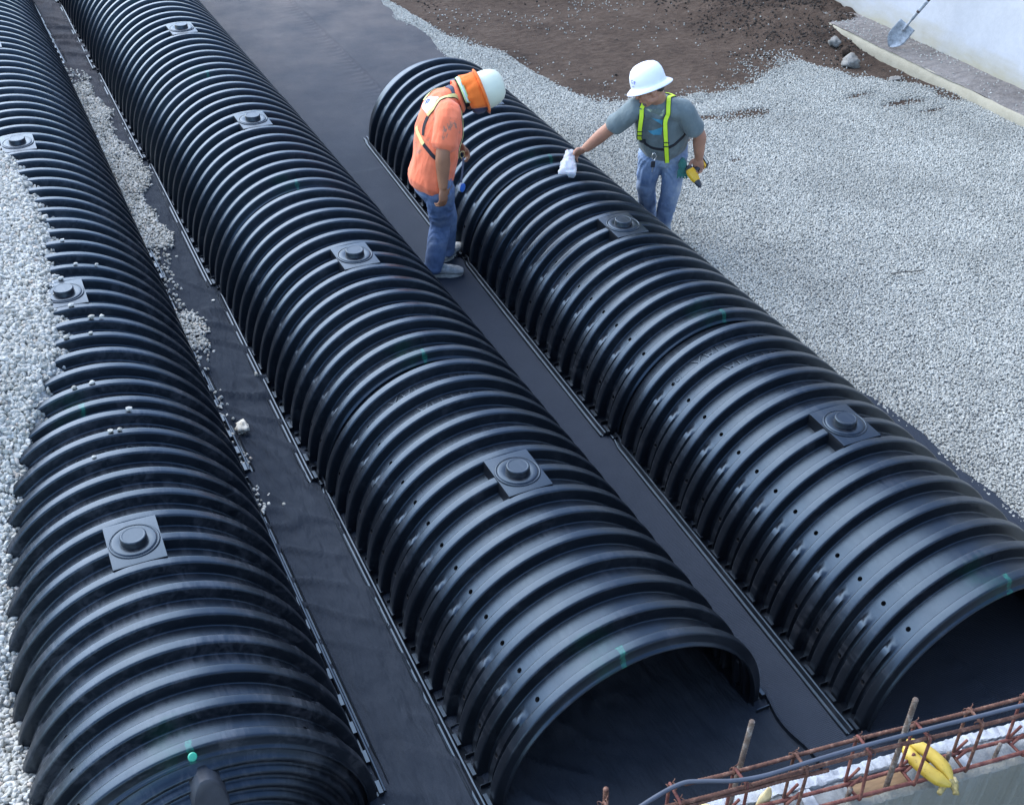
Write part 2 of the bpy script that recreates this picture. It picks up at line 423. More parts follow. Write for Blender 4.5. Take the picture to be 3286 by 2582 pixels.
me = grid('gravel_bed', 2.42, 6.62, -3.2, 10.2, 105, 335, gz, [M_under], keep=lambda x, y: x > woven_right(y)-.03)
set_dens(me, dens_r)
# below the soil line the bed must not show: drop the underlay there
bmx = bmesh.new(); bmx.from_mesh(me); lay = bmx.verts.layers.float['dens']
kill = [f for f in bmx.faces if max(v[lay] for v in f.verts) < .45]
under = bmx.copy()
bmesh.ops.delete(under, geom=[under.faces[i] for i in sorted(f.index for f in kill)] if under.faces.ensure_lookup_table() is None else [], context='FACES')
M_none = M_soil
for f in bmx.faces: f.material_index = 0
for f in kill: f.material_index = 1
bmx.to_mesh(me); bmx.free(); under.free(); me.materials.append(M_soil)
gravel_obj('gravel', me, gravel_tree('crushed_stone', 9000, .0080, M_stone, 3), 'bed of pale grey crushed stone filling the floor to the right of the chamber rows')

# white gravel heaped against the left row
HY = [-4, -1.2, -.5, 0, .3, .65, .85, 1.0, 1.15, 1.3, 1.5, 1.75, 2.0, 2.6, 3.2, 3.8, 4.4, 5.0, 6, 9]
HX = [-2.26, -2.23, -2.19, -2.215, -2.17, -2.13, -2.09, -2.05, -2.0, -1.93, -1.85, -1.72, -1.69, -1.66, -1.60, -1.63, -1.70, -1.90, -2.2, -2.3]
HZ = [.15, .18, .23, .15, .26, .34, .40, .43, .50, .55, .60, .635, .645, .655, .655, .655, .65, .60, .4, .2]
def heap_edge(y): return interp(y, HY, HX) + .04*max(0, min(1, (1.6-y)/.6)) + .035*fbm(1, y, 3.5, 3, 7)
def heap(u, y):
    xe = heap_edge(y); x = xe + .10 - u*2.3
    z0 = interp(y, HY, HZ)
    t = max(0, xe-x)
    z = z0 + min(.16, .28*t) + .018*fbm(x, y, 2.2, 3, 17)*min(1, t*8)
    if x > xe: z -= (x-xe)*.8
    return (x, y, z)
me = grid('heap', 0, 1, -3.0, 9, 60, 260, heap, [M_under_w])
set_dens(me, lambda x, y, z: 1.0 if x < heap_edge(y)+.02 else .3)
gravel_obj('gravel_heap', me, gravel_tree('white_stone', 5400, .0132, M_stone_w, 17, .75), 'heap of white gravel banked against the left chamber row')
# gravel spilled in the lane between left and middle rows
LY = [1.4, 1.9, 2.3, 2.7, 3.1, 3.5, 3.97, 4.3, 4.75, 5.1, 5.3, 5.65, 5.9, 6.5, 6.9, 7.4, 7.7, 8.5, 9, 11]
LX = [-.88, -.88, -.87, -.77, -.84, -.83, -.72, -.77, -.80, -.64, -.69, -.72, -.80, -.72, -.80, -.74, -.92, -.99, -1.05, -1.1]
def lane_d(x, y, z):
    e = interp(y, LY, LX) + .03*fbm(x, y, 6, 3, 3)
    if x > e: return .01*max(0, fbm(x, y, 3, 3, 9)) if y < 6 else 0
    thin = 1.0 if (4.6 < y < 7.2 or 3.85 < y < 4.6 or 2.5 < y < 2.95) else (.22 if y < 3.9 else .3)
    return thin*max(0, min(1, (e-x)*30))
me = grid('lane', -1.02, -.62, .9, 9.6, 24, 300, lambda x, y: felt_z(x, y)-.003+.020*min(1, lane_d(x, y, 0)), [M_felt])
set_dens(me, lane_d)
gravel_obj('spilled_gravel', me, gravel_tree('lane_stone', 3900, .0105, M_stone_w, 29, .75), 'white gravel spilled along the lane between the left and middle chamber rows')

# soil clods
def clod_d(x, y, z):
    m = max(0, min(1, (x-5.0)/1.2)) * max(0, min(1, (y-4.7)/1.0)); m2 = max(0, min(1, (y-8.0)/1.0))*(x > 2.9)
    return max(m, m2*.7, .006)*max(0, .4+fbm(x, y, 2.5, 3, 40)) * (y > gravel_edge(x)+.05)
me = grid('clod_bed', 2.7, 6.9, 4.0, 12, 60, 120, lambda x, y: soil_h(x, y)-.004, [M_soil]); set_dens(me, clod_d)
o = link('soil_clods', me); md = o.modifiers.new('clods', 'NODES'); md.node_group = gravel_tree('clods', 1500, .0125, M_clod, 51, .8)
tag(o, 'loose clods of dark brown soil on the bare ground by the far ledge', 'soil', kind='stuff')

# ---------------------------------------------------------------- ledge, wall
def ledge_top(x, y): return .105 + .008*fbm(x, y, 3, 4, 2) + .004*fbm(x, y, 12, 3, 3)
lv = []; lf = []
ny_ = 160
for j in range(ny_):
    y = -4 + 14.5*j/(ny_-1); e = .018*fbm(0, y, 1.3, 4, 5) + .006*fbm(0, y, 9, 3, 5)
    for (x, z) in ((6.50, -.15), (6.505, .02), (6.515, .085), (6.53, .103)):
        lv.append((x+e + .004*fbm(z*9, y, 6, 3, 1), y, z + (.006*fbm(3, y, 6, 3, 9) if z > .05 else 0)))
for j in range(ny_-1):
    for i in range(3): a = j*4+i; lf.append((a, a+1, a+5, a+4)[::-1])
led = empty('concrete_ledge', (0,0,0))
tag(led, 'low yellowish concrete ledge with a dusty top at the foot of the white wall', 'ledge')
link('kerb_face', mesh('kerb_face', lv, lf, [M_kerb]), led)
link('dusty_top', grid('dusty_top', 6.52, 7.05, -4, 10.5, 24, 260, ledge_top, [M_dirt]), led)
me = grid('ledge_grit_bed', 6.55, 7.0, -4, 9, 10, 120, lambda x, y: ledge_top(x, y)-.004, [M_dirt])
set_dens(me, lambda x, y, z: .10 + 1.1*max(0, .1+fbm(x, y, 1.6, 3, 60)))
gravel_obj('ledge_pebbles', me, gravel_tree('grit', 700, .008, M_stone, 61, .7), 'scattered pale pebbles and grit on top of the low ledge')
bm = bmesh.new(); add_box(bm, (7.0, -30, -.1), (7.22, 30, 4.6))
tag(link('boundary_wall', bm_mesh('boundary_wall', bm, [M_wallpaint], False)), 'tall bluish white painted wall stained yellow along its foot', 'wall')
# two lumps of old mortar by the ledge
def rock(name, loc, r, mat, seed, sc=(1,1,.8), sub=3, amp=.45, parent=None):
    bm = bmesh.new(); bmesh.ops.create_icosphere(bm, subdivisions=sub, radius=1)
    for v_ in bm.verts:
        n_ = mnoise.fractal(v_.co*1.3+Vector((seed, seed*2, 0)), .8, 2, 4)
        v_.co *= 1+amp*n_; v_.co = Vector((v_.co.x*sc[0], v_.co.y*sc[1], v_.co.z*sc[2]))*r
    return link(name, bm_mesh(name, bm, [mat], sub > 2), parent, loc)
M_mortar = simple('old_mortar', (.20,.19,.17), .95, .3, 25, .01)
tag(rock('mortar_lump', (6.12, 5.02, .03), .085, M_mortar, 3), 'largest pale lump of old mortar in front of the ledge', 'rubble')
tag(rock('mortar_lump', (6.27, 5.48, .06), .06, M_mortar, 8), 'smaller pale mortar lump at the ledge, farther from the gravel', 'rubble')
tag(rock('mortar_lump', (6.22, 5.25, .05), .05, M_soil, 12), 'dark soil crusted lump between the two pale mortar lumps', 'rubble')
tag(rock('mortar_lump', (6.25, 4.52, .01), .04, M_mortar, 15, (1.6,1,.5)), 'flat pale mortar scrap near the middle of the ledge foot', 'rubble')
tag(rock('limestone_piece', (-.865, 1.60, .05), .033, simple('buff_limestone', (.48,.44,.36), .9, .3, 30, .006), 21, (1,1.3,.8), 3, .7), 'jagged buff limestone piece sitting on the foot flange of the left row', 'stone')
# a dark twig on the gravel
bm = bmesh.new(); add_tube(bm, catmull([(3.62,1.52,.045),(3.70,1.50,.052),(3.79,1.475,.050),(3.87,1.47,.045)], 5), .0045, 6)
tag(link('twig', bm_mesh('twig', bm, [simple('dark_twig', (.06,.055,.05), .9)])), 'thin dark twig lying on the pale gravel right of the chambers', 'twig')
# ---------------------------------------------------------------- chambers
PITCH = 2.17; RP = .155; AV, HV = .583, .589; RH = .055; NE = 1.97; NSEG = 80
def arch_pt(t, off, a=AV, h=HV):
    c, s = math.cos(t), math.sin(t)
    return ((a+off*.82)*math.copysign(abs(c)**(2/NE), c), (h+off)*max(0, s)**(2/NE))
# equal-arclength parameter values
_tt = np.linspace(0, math.pi, 4001)
_p = np.array([arch_pt(t, .02) for t in _tt]); _s = np.concatenate([[0], np.cumsum(np.hypot(*np.diff(_p, axis=0).T))])
TS = np.interp(np.linspace(0, _s[-1], NSEG+1), _s, _tt)
ARC = _s[-1]
_h = [(.0345,0),(.0322,0),(.0298,.0022),(.0280,.0075),(.0238,.0440),(.0226,.0485),(.0202,.0525),(.0170,.0542),(.0130,.0548),(.0050,RH)]
RIB = _h + [(-a, b) for a, b in _h[::-1]]
RIB_Y = [(7-i)*RP for i in range(1, 15)]
VC = [-.0480, -.0570, -.0625, -.0925, -.0980, -.1070]     # valley columns relative to the rib in front (towards -y from its centre)
cols = []        # (y, offset, kind) kind: 0 plain, 1 = sub-rib column
cols += [(1.090, -.006, 0), (.985, -.003, 0), (.975, -.001, 0)]
for i, yc in enumerate(RIB_Y):
    for dy, off in RIB:
        if i == 13 and dy < -.0242: continue
        cols.append((yc+dy, off, 0))
    if i < 13:
        for k, dy in enumerate(VC): cols.append((yc+dy, 0, (0, 1, 2, 2, 1, 0)[k]))
yl = RIB_Y[-1]
cols += [(yl-.0268, .0150, 0), (yl-.0288, .0112, 0), (yl-.0320, .0100, 0), (yl-.040, .0085, 0), (yl-.0420, .0055, 0), (yl-.0425, .002, 0), (yl-.036, .002, 0), (yl-.01, .002, 0)]
def body_mesh():
    nc = len(cols); V = []; F = []; MI = []
    for (y, off, kind) in cols:
        for j, t in enumerate(TS):
            o = off
            if kind:
                z = arch_pt(t, 0)[1]
                g = max(0, min(1, (.350-z)/.012))
                o +=   .019*g*(1 if kind == 2 else .12)
            x, z = arch_pt(t, o); V.append((x, y, z))
    n = NSEG+1
    # find hole cells
    def seg_at(z0):
        return min(range(NSEG//2), key=lambda j: abs((arch_pt(TS[j], 0)[1]+arch_pt(TS[j+1], 0)[1])/2-z0))
    hs = [seg_at(.424), seg_at(.165)]; hs += [NSEG-1-j for j in hs]
    for c in range(nc-1):
        for j in range(NSEG):
            a = c*n+j; q = (a, a+n, a+n+1, a+1)
            if cols[c][2] == 2 and cols[c+1][2] == 2 and j in hs:
                P = [Vector(V[k]) for k in q]; ctr = sum(P, Vector())/4
                u = (P[1]-P[0]).normalized(); w_ = (P[3]-P[0]).normalized(); nrm = u.cross(w_).normalized()
                if nrm.z < 0: nrm = -nrm
                M = 12; ring = []
                for k in range(M):
                    an = 2*math.pi*(k/M)-math.pi*.75
                    ring.append(len(V)); p = ctr + u*math.cos(an)*.0112 + w_*math.sin(an)*.0112; V.append(tuple(p))
                ring2 = []
                for k in range(M):
                    an = 2*math.pi*(k/M)-math.pi*.75
                    ring2.append(len(V)); p = ctr + u*math.cos(an)*.0105 + w_*math.sin(an)*.0105 - nrm*.012; V.append(tuple(p))
                for cn in range(4):
                    k0 = cn*3
                    F.append((q[cn], q[(cn+1) % 4], ring[(k0+3) % M], ring[(k0+2) % M])) ; MI.append(0)
                    F.append((q[cn], ring[(k0+2) % M], ring[(k0+1) % M])); MI.append(0)
                    F.append((q[cn], ring[(k0+1) % M], ring[k0])); MI.append(0)
                for k in range(M): F.append((ring[k], ring[(k+1) % M], ring2[(k+1) % M], ring2[k])); MI.append(1)
            else: F.append(q); MI.append(0)
    me = mesh('chamber_body', V, F, [M_hdpe, M_hole], True, MI)
    if hasattr(me, 'set_sharp_from_angle'): me.set_sharp_from_angle(angle=R(60))
    return me
M_hole = simple('hole_shadow_plastic', (.004,.004,.005), .9, .1)
B_MESH = body_mesh()
B_MESH2 = B_MESH.copy(); B_MESH2.materials[0] = M_hdpe2
def flange_mesh(sgn):
    prof = [(.590,.002),(.640,.004),(.650,.008),(.6545,.0215),(.6600,.0255),(.6665,.0245),(.6705,.014),(.6745,.006),(.6820,.005),(.6850,.014),(.6885,.0165),(.6915,.014),(.6925,.000)]
    prof = [(x-(.018 if i else .03), z) for i, (x, z) in enumerate(prof)]
    ys = [1.045, 1.0, .93, .3, -.3, -1.0, -1.07, -1.105]; V = []; F = []
    for y in ys:
        fl = -.020 + .035*max(0, min(1, (1.0-y)/2.0)) - (.014 if y > .96 else 0)
        for k, (x, z) in enumerate(prof):
            V.append((sgn*(x + (fl if k > 1 else 0)), y, z))
    n = len(prof)
    for j in range(len(ys)-1):
        for i in range(n-1):
            a = j*n+i; q = (a, a+1, a+n+1, a+n); F.append(q if sgn > 0 else q[::-1])
    F.append(tuple(range(n)) if sgn < 0 else tuple(range(n))[::-1])
    F.append(tuple(a+(len(ys)-1)*n for a in range(n)))
    bm = bmesh.new(); bm.from_mesh(mesh('tmp', V, F))
    for i, yc in enumerate(RIB_Y):      # the small teeth and webs of the foot
        fl = -.020 + .035*max(0, min(1, (1.0-yc)/2.0))
        x0 = .630+fl
        a, b = sorted((sgn*(x0-.010), sgn*(x0+.006)))
        add_box(bm, (a, yc-.030, .004), (b, yc+.030, .034))
        a, b = sorted((sgn*.575, sgn*(x0-.006)))
        add_box(bm, (a, yc-.0775-.002, .003), (b, yc-.0775+.002, .024))
    bmesh.ops.recalc_face_normals(bm, faces=bm.faces[:])
    return bm_mesh('foot_flange', bm, [M_hdpe_p], True, 35)
FL_MESH = {s: flange_mesh(s) for s in (-1, 1)}
def port_mesh():
    bm = bmesh.new()
    # pad: a slab following the crown of the ribs, filling the valleys down to their floor
    nx, x0 = 12, .107; y0, y1 = -.134, .134
    top = []; 
    xs = [-x0+2*x0*i/nx for i in range(nx+1)]
    def zc(x): return (HV+RH)*(1-abs(x/(AV+RH))**NE)**(1/NE)
    prof = [(y1, -.0005), (y1-.012, .0010), (y0+.012, .0010), (y0, -.0005)]
    rows = [[bm.verts.new((x, y, zc(x)*.35+zc(0)*.65-.001+dz)) for x in xs] for y, dz in prof]
    low = [[bm.verts.new((x, y, .560)) for x in (xs[0]-.003, xs[-1]+.003)] for y, dz in prof]
    for a, b in zip(rows, rows[1:]):
        for i in range(nx): bm.faces.new((a[i], b[i], b[i+1], a[i+1]))
    for j in range(3):
        bm.faces.new((rows[j][0], low[j][0], low[j+1][0], rows[j+1][0]))
        bm.faces.new((rows[j][-1], rows[j+1][-1], low[j+1][1], low[j][1]))
    bm.faces.new([*rows[0]]+[low[0][1], low[0][0]]); bm.faces.new([*rows[-1][::-1]]+[low[-1][0], low[-1][1]])
    return bm_mesh('port_pad', bm, [M_hdpe_p], True, 30)
def disc_mesh():
    bm = bmesh.new()
    z = HV+RH
    add_lathe(bm, [(.1035,z-.012),(.1035,z+.001),(.102,z+.0035),(.099,z+.0045),(.0965,z+.004),(.0945,z+.0015),(.0925,z+.0015),(.0905,z+.0055),(.085,z+.007),(.060,z+.0075),(.0575,z+.0065),(.0550,z+.0065)], 48)
    return bm_mesh('port_disc', bm, [M_hdpe_p], True, 50)
def knob_mesh():
    bm = bmesh.new(); z = HV+RH
    add_lathe(bm, [(.0555,z+.005),(.0535,z+.009),(.0530,z+.030),(.0515,z+.0335),(.049,z+.0352),(.044,z+.0355),(.0425,z+.0345),(.041,z+.0345),(0,z+.0350)], 40)
    return bm_mesh('port_knob', bm, [M_hdpe_p], True, 50)
PORT, DISC, KNOB = port_mesh(), disc_mesh(), knob_mesh()
# moulded lettering bent over the valley floor (it reads from the far side)
def lettering(name, text, xc, y, size, flip=True):
    cu = bpy.data.curves.new('t', 'FONT'); cu.body = text; cu.size = size; cu.align_x = 'CENTER'; cu.align_y = 'CENTER'
    cu.extrude = .0022; cu.bevel_depth = .0008; cu.resolution_u = 3; cu.space_character = 1.15
    o = bpy.data.objects.new('t', cu); C.objects.link(o)
    dg = bpy.context.evaluated_depsgraph_get(); me = bpy.data.meshes.new_from_object(o.evaluated_get(dg)); bpy.data.objects.remove(o)
    rad = .60
    for v_ in me.vertices:
        tx, ty, tz = v_.co; 
        if flip: tx, ty = -tx, -ty
        a = (xc+tx)
        # arc length from the crown -> arch parameter
        sarc = ARC/2 - a
        t = float(np.interp(sarc, _s, _tt)); px_, pz_ = arch_pt(t, tz+.0015)
        v_.co = (px_, y+ty, pz_)
    me.name = name; me.materials.clear(); me.materials.append(M_hdpe_p)
    return me
LET1 = lettering('moulded_lettering', 'MAX', -.20, RIB_Y[1]-.0775+.155, .098)
LET3 = lettering('moulded_lettering', 'RAIN', .16, RIB_Y[1]-.0775+.155, .098)
LET2 = lettering('moulded_lettering', 'SISTEMA', .0, RIB_Y[2]-.0775+.155, .098)
def regmark():
    bm = bmesh.new()
    for r0 in (.030, .013):
        pts = [(r0*math.cos(a)*.9, r0*math.sin(a), 0) for a in np.linspace(0, 2*math.pi, 25)]
        add_tube(bm, pts, .0012, 6, False)
    me = bm_mesh('moulded_mark', bm, [M_hdpe_p])
    for v_ in me.vertices:
        sarc = ARC/2-(-.43+v_.co.x); t = float(np.interp(sarc, _s, _tt)); a, b = arch_pt(t, v_.co.z+.001)
        v_.co = (a, RIB_Y[0]-.0775+v_.co.y, b)
    return me
REG = regmark()
def platemark():
    V = []; F = []
    for k, (u, w_) in enumerate([(-.045,-.02),(.045,-.02),(.045,.02),(-.045,.02)]):
        pass
    bm = bmesh.new(); pts = []
    for u, w_ in [(-.05,-.02),(-.025,-.021),(0,-.021),(.025,-.021),(.05,-.02),(.055,0),(.05,.02),(.025,.021),(0,.021),(-.025,.021),(-.05,.02),(-.055,0),(-.05,-.02)]: pts.append((u, w_, 0))
    add_tube(bm, pts, .0013, 6, False)
    me = bm_mesh('moulded_panel', bm, [M_hdpe_p])
    for v_ in me.vertices:
        sarc = ARC/2-(.0+v_.co.x); t = float(np.interp(sarc, _s, _tt)); a, b = arch_pt(t, v_.co.z+.0008)
        v_.co = (a, RIB_Y[3]-.0775+v_.co.y, b)
    return me
PLT = platemark()
GROUP = 'ribbed black chambers laid in three rows'
def make_chamber(loc, rz, label, body, full=True):
    t = empty('infiltration_chamber', loc, (0, 0, rz)); tag(t, label, 'chamber', GROUP)
    link('ribbed_body', body, t); link('foot_flange', FL_MESH[-1], t); link('foot_flange', FL_MESH[1], t)
    p = link('inspection_port', PORT, t); link('port_disc', DISC, p); link('port_knob', KNOB, p)
    l1 = link('moulded_lettering', LET1, t); link('moulded_lettering', LET2, t); link('moulded_lettering', LET3, t)
    link('moulded_mark', REG, t); link('moulded_mark', PLT, t)
    return t
def copy_tree(o, parent=None):
    c = o.copy(); C.objects.link(c); c.parent = parent
    for ch in [x for x in ORIG if x.parent == o]: copy_tree(ch, c)
    return c
ROWS = {
 2: [(.028, .001), (.014, 2.156), (.0, 4.332), (-.035, 6.495), (-.07, 8.67), (-.10, 10.84)],
 3: [(1.580, -.333), (1.625, 1.836), (1.675, 4.00)],
 1: [(-1.600, .235), (-1.575, 2.365), (-1.575, 4.533), (-1.58, 6.70), (-1.60, 8.87), (-1.62, 11.04)],
}
LAB = {
 2: ['chamber of the middle row with the open dark end nearest the camera', 'middle row chamber second from its open end, beside the standing worker in orange', 'middle row chamber third from its open end, beside the bare geotextile', 'middle row chamber fourth from its open end', 'middle row chamber fifth from its open end, near the top edge', 'farthest chamber of the middle row, cut by the top edge'],
 3: ['chamber of the right row nearest the camera, its open end above the rebar', 'middle chamber of the right row, between the two workers', 'far end chamber of the right row, behind the worker in orange'],
 1: ['dusty chamber of the left row nearest the camera, closed by an end cap', 'left row chamber second from the end cap, half buried in white gravel', 'left row chamber third from the end cap, with its port at the left frame edge', 'left row chamber fourth from the end cap', 'left row chamber fifth from the end cap', 'farthest chamber of the left row in the top left corner'],
}
proto = {}
for row, mb in ((2, B_MESH), (3, B_MESH), (1, B_MESH2)):
    for i, (x, y) in enumerate(ROWS[row]):
        nx_, ny2 = ROWS[row][min(i+1, len(ROWS[row])-1)]; px_, py_ = ROWS[row][max(i-1, 0)]
        rz = -math.atan2(nx_-px_, ny2-py_)
        key = id(mb)
        if key not in proto:
            o = make_chamber((x, y, .004), rz, LAB[row][i], mb); proto[key] = o
            ORIG = [q for q in C.objects if q.type in ('MESH', 'EMPTY')]
        else:
            o = copy_tree(proto[key]); o.location = (x, y, .004); o.rotation_euler = (0, 0, rz); o['label'] = LAB[row][i]
        if row == 3: o.location.z = .030
# end cap closing the left row
def end_cap(loc):
    t = empty('end_cap', loc); tag(t, 'arched ribbed end cap closing the near end of the left row', 'end cap')
    rho = [1.0, .985, .978]; yo = [0, 0, -.010]
    for k in range(7):
        r0, y0 = .962-.072*k, -.012-.020*k
        rho += [r0, r0-.008, r0-.014, r0-.034, r0-.041, r0-.047, r0-.066]; yo += [y0, y0-.016, y0-.021, y0-.024, y0-.020, y0-.009, y0-.013]
    rho += [.42, .2, .02]; yo += [-.165, -.19, -.20]
    V = []; F = []; n = 49
    for r_, y_ in zip(rho, yo):
        for j in range(n):
            x, z = arch_pt(math.pi*j/(n-1), -.004); V.append((x*r_, y_, z*r_))
    for i in range(len(rho)-1):
        for j in range(n-1): a = i*n+j; F.append((a, a+1, a+n+1, a+n)[::-1])
    link('cap_face', mesh('cap_face', V, F, [M_hdpe2b], True), t)
    bm = bmesh.new(); pts = []
    for k in range(36):
        a = 2*math.pi*k/36; c_, s_ = math.cos(a), math.sin(a); pts.append((.060*math.copysign(abs(c_)**.85, c_), .155*math.copysign(abs(s_)**.85, s_)))
    yb = lambda z: -.055-.16*max(0, .57-z)
    r0 = [bm.verts.new((x*1.16, yb(z+.40)+.05, z*1.06+.40)) for x, z in pts]
    r1 = [bm.verts.new((x*1.05, yb(z+.40)-.012, z*1.02+.40)) for x, z in pts]
    r2 = [bm.verts.new((x*.96, yb(z+.40)-.019, z*.97+.40)) for x, z in pts]
    for a, b in ((r0, r1), (r1, r2)):
        for k in range(36): bm.faces.new((a[k], a[(k+1) % 36], b[(k+1) % 36], b[k]))
    bm.faces.new(r2)
    link('oval_boss', bm_mesh('oval_boss', bm, [M_scuff], True, 40), t)
    return t
M_scuff = simple('scuffed_matte_plastic', (.030,.034,.042), .55, .25, 26)
M_hdpe2b = mat_hdpe('black_polyethylene_cap', False, .6)
end_cap((-1.60, .235-1.085-.028, .004))
# green plastic pin left standing on the last rib of the left row
# ---------------------------------------------------------------- foreground block wall with its rebar cage
E1 = Vector((.9883, -.1526, 0)); E2 = Vector((-.1526, -.9883, 0)); WO = Vector((0, -2.28, 0)); WT = 1.375
def W(s, q, z): return WO + E1*s + E2*q + Vector((0, 0, z))
wall = empty('block_wall', W(0, 0, 0)); tag(wall, 'rough grey concrete block wall with a rebar cage above it, bottom right corner', 'wall')
M_shell = mat_concrete('pale_block_shell', (.28,.29,.30), (.46,.47,.49), None, 11, bump=.014)
M_fill = mat_concrete('grey_mortar_fill', (.16,.165,.165), (.30,.305,.30), None, 18, bump=.02)
def wm(name, s0, s1, q0, q1, z0, z1, mat, ns, amp, bev=.0025, top=True):
    """a long lump with an uneven top, s along the wall"""
    V = []; F = []; rows = []
    qs = [q0, q0, q0+bev, (q0+q1)/2, q1-bev, q1, q1]
    for i in range(ns+1):
        s = s0+(s1-s0)*i/ns
        for k, q in enumerate(qs):
            n_ = fbm(s, q*2, 9, 5, 3+z1)*amp + fbm(s, q, 45, 3, 7)*amp*.9 + fbm(s, k, 130, 2, 4)*amp*.5
            z = (z0, z1-bev+n_, z1+n_, z1+n_*1.3, z1+n_, z1-bev+n_, z0)[k]
            qq = q + (.0045*fbm(s, k, 28, 4, k*3) if 0 < k < 6 else 0)
            V.append(W(s, qq, z)-wall.location)
    m = len(qs)
    for i in range(ns):
        for k in range(m-1): a = i*m+k; F.append((a, a+m, a+m+1, a+1))
    me = mesh(name, V, F, [mat], True); me.set_sharp_from_angle(angle=R(38)); return link(name, me, wall)
wm('wall_face', -1.6, 3.2, .052, .076, -.1, WT, M_conc, 1300, .0035)
wm('back_shell', -1.6, 3.2, -.046, -.012, -.1, WT+.002, M_shell, 1300, .0055)
for a, b in ((-1.6, -.445), (-.415, -.27), (-.24, -.135), (.035, .19), (.215, .42), (.44, 3.2)):
    wm('mortar_fill', a, b, -.0125, .0525, -.1, WT-.008+.004*math.sin(a*40), M_fill, max(12, int((b-a)*150)), .007)
for a, b in ((-.445, -.415), (-.27, -.24), (.19, .215), (.42, .44)):
    wm('block_web', a-.002, b+.002, -.0125, .0525, -.1, WT, M_shell, 12, .004)
# a wooden board closing one open cell
M_board = NT('worn_form_board'); _v = M_board.coord(scale=(1, 6, 1), rot=(0, 0, R(-8.8)))
M_board.set(color=M_board.ramp(M_board.noise(_v, 9, 6, .65), [(.3, (.13,.075,.035)), (.6, (.24,.145,.07)), (.8, (.34,.23,.13))]), rough=.8); M_board = M_board.m
bm = bmesh.new(); add_box(bm, (-.082, -.030, -.006), (.082, .030, .006), bev=.001)
o = link('form_board', bm_mesh('form_board', bm, [M_board], True, 30)); o.location = W(-.052, .021, WT-.016); o.rotation_euler = (0, 0, -.153)
tag(o, 'small brown wooden board lying in the open cell of the block wall', 'board')
def rebar(pts, r=.0052, step=.0042, n=7, ribs=.14):
    pts = [Vector(p) for p in pts]; L = [0]
    for a, b in zip(pts, pts[1:]): L.append(L[-1]+(b-a).length)
    N = max(2, int(L[-1]/step)); P = []; Rr = []
    for i in range(N+1):
        d = L[-1]*i/N; k = min(len(pts)-2, max(0, int(np.searchsorted(L, d)-1)))
        t = (d-L[k])/max(1e-9, L[k+1]-L[k]); P.append(pts[k].lerp(pts[k+1], t)); Rr.append(r*(1+(ribs if i % 2 else -ribs*.4)))
    bm = bmesh.new(); add_tube(bm, P, Rr, n); return bm
cage = empty('rebar_cage', W(0, .03, 1.40)); tag(cage, 'long rusty rebar cage with square stirrups lying along the block wall top', 'rebar cage')
def rel(pts, o=cage): return [Vector(p)-o.location for p in pts]
def bar(name, q, z, s0, s1, mat=M_rust, sag=.0, parent=cage):
    pts = [W(s0+(s1-s0)*i/24, q+.0022*math.sin(i*.9+q*90), z+.002*math.sin(i*.7+z*50)+sag*0) for i in range(25)]
    return link(name, bm_mesh(name, rebar(rel(pts)), [mat]), parent)
ZB, ZT = 1.398, 1.565
bar('longitudinal_bar', .008, ZT, -.62, 1.6); bar('longitudinal_bar', .052, ZT, -.90, 1.6)
bar('longitudinal_bar', .016, ZB, -.9, 1.6, M_rust_r); bar('longitudinal_bar', .060, ZB, -.9, 1.6, M_rust_r)
bar('lap_bar', .058, ZT-.011, -.95, -.26)
STS = [-.825, -.655, -.488, -.325, -.149, .013, .172, .340, .50, .66, .82, .98]
for i, s in enumerate(STS):
    j = lambda a: a*math.sin(i*2.3+a*700)
    c = [(.002+j(.003), ZT+.007), (.058+j(.002), ZT+.007), (.067, ZB-.006), (.010, ZB-.005)]
    d = [0, .006+j(.004), .004+j(.006), -.002]
    P = [W(s+d[k], q, z) for k, (q, z) in enumerate(c)]
    loop = [P[3]+(P[0]-P[3])*.03, P[0], P[1], P[2], P[3]]
    # the two hooks turned into the cage
    h1 = [P[3]+Vector((0,0,.0)), P[3]+E1*.034+E2*-.002+Vector((0,0,.046))]
    h2 = [P[2]+(P[3]-P[2])*.72, P[3]+E1*.036+E2*.012+Vector((0,0,.028))]
    smooth_ = []
    for k, p in enumerate(loop):
        if 0 < k < len(loop)-1:
            a = (loop[k-1]-p).normalized()*.006; b = (loop[k+1]-p).normalized()*.006
            smooth_ += [p+a, p+(a+b)*.28, p+b]
        else: smooth_.append(p)
    bm = rebar(rel(smooth_), .0042, .004, 7, .08)
    me1 = bm_mesh('stirrup', bm, [M_rust_r if i % 3 else M_rust]); st = link('stirrup', me1, cage)
    bm = rebar(rel(h1), .0040, .004, 7, .06); add = rebar(rel(h2), .0040, .004, 7, .06)
    link('hook', bm_mesh('hook', bm, [M_rust_r]), st); link('hook', bm_mesh('hook', add, [M_rust_r]), st)
    for q in (.008, .052):          # tie wire wound round the crossing
        pts = []
        for k in range(40):
            a = k/40*2*math.pi*2.6; pts.append(W(s+d[0 if q < .03 else 1]+.010*math.sin(a*.5+i)+.003*math.cos(a), q+.0085*math.cos(a), ZT+.002+.0085*math.sin(a)))
        pts += [W(s+.010, q-.006, ZT+.016), W(s+.014, q-.012, ZT+.012)]
        bm = bmesh.new(); add_tube(bm, rel(pts), .0013, 5); link('tie_wire', bm_mesh('tie_wire', bm, [M_rust]), cage)
def rod(base, top, r, mat, label, name='starter_bar'):
    base, top = Vector(base), Vector(top)
    o = link(name, bm_mesh(name, rebar([Vector((0,0,-.12)), top-base], r, .0045, 9), [mat])); o.location = base
    return tag(o, label, 'rebar')
rod((-.050, -2.315, WT), (-.041, -2.303, 1.708), .0068, M_rust_g, 'tall mortar splashed starter bar rising beside the bananas')
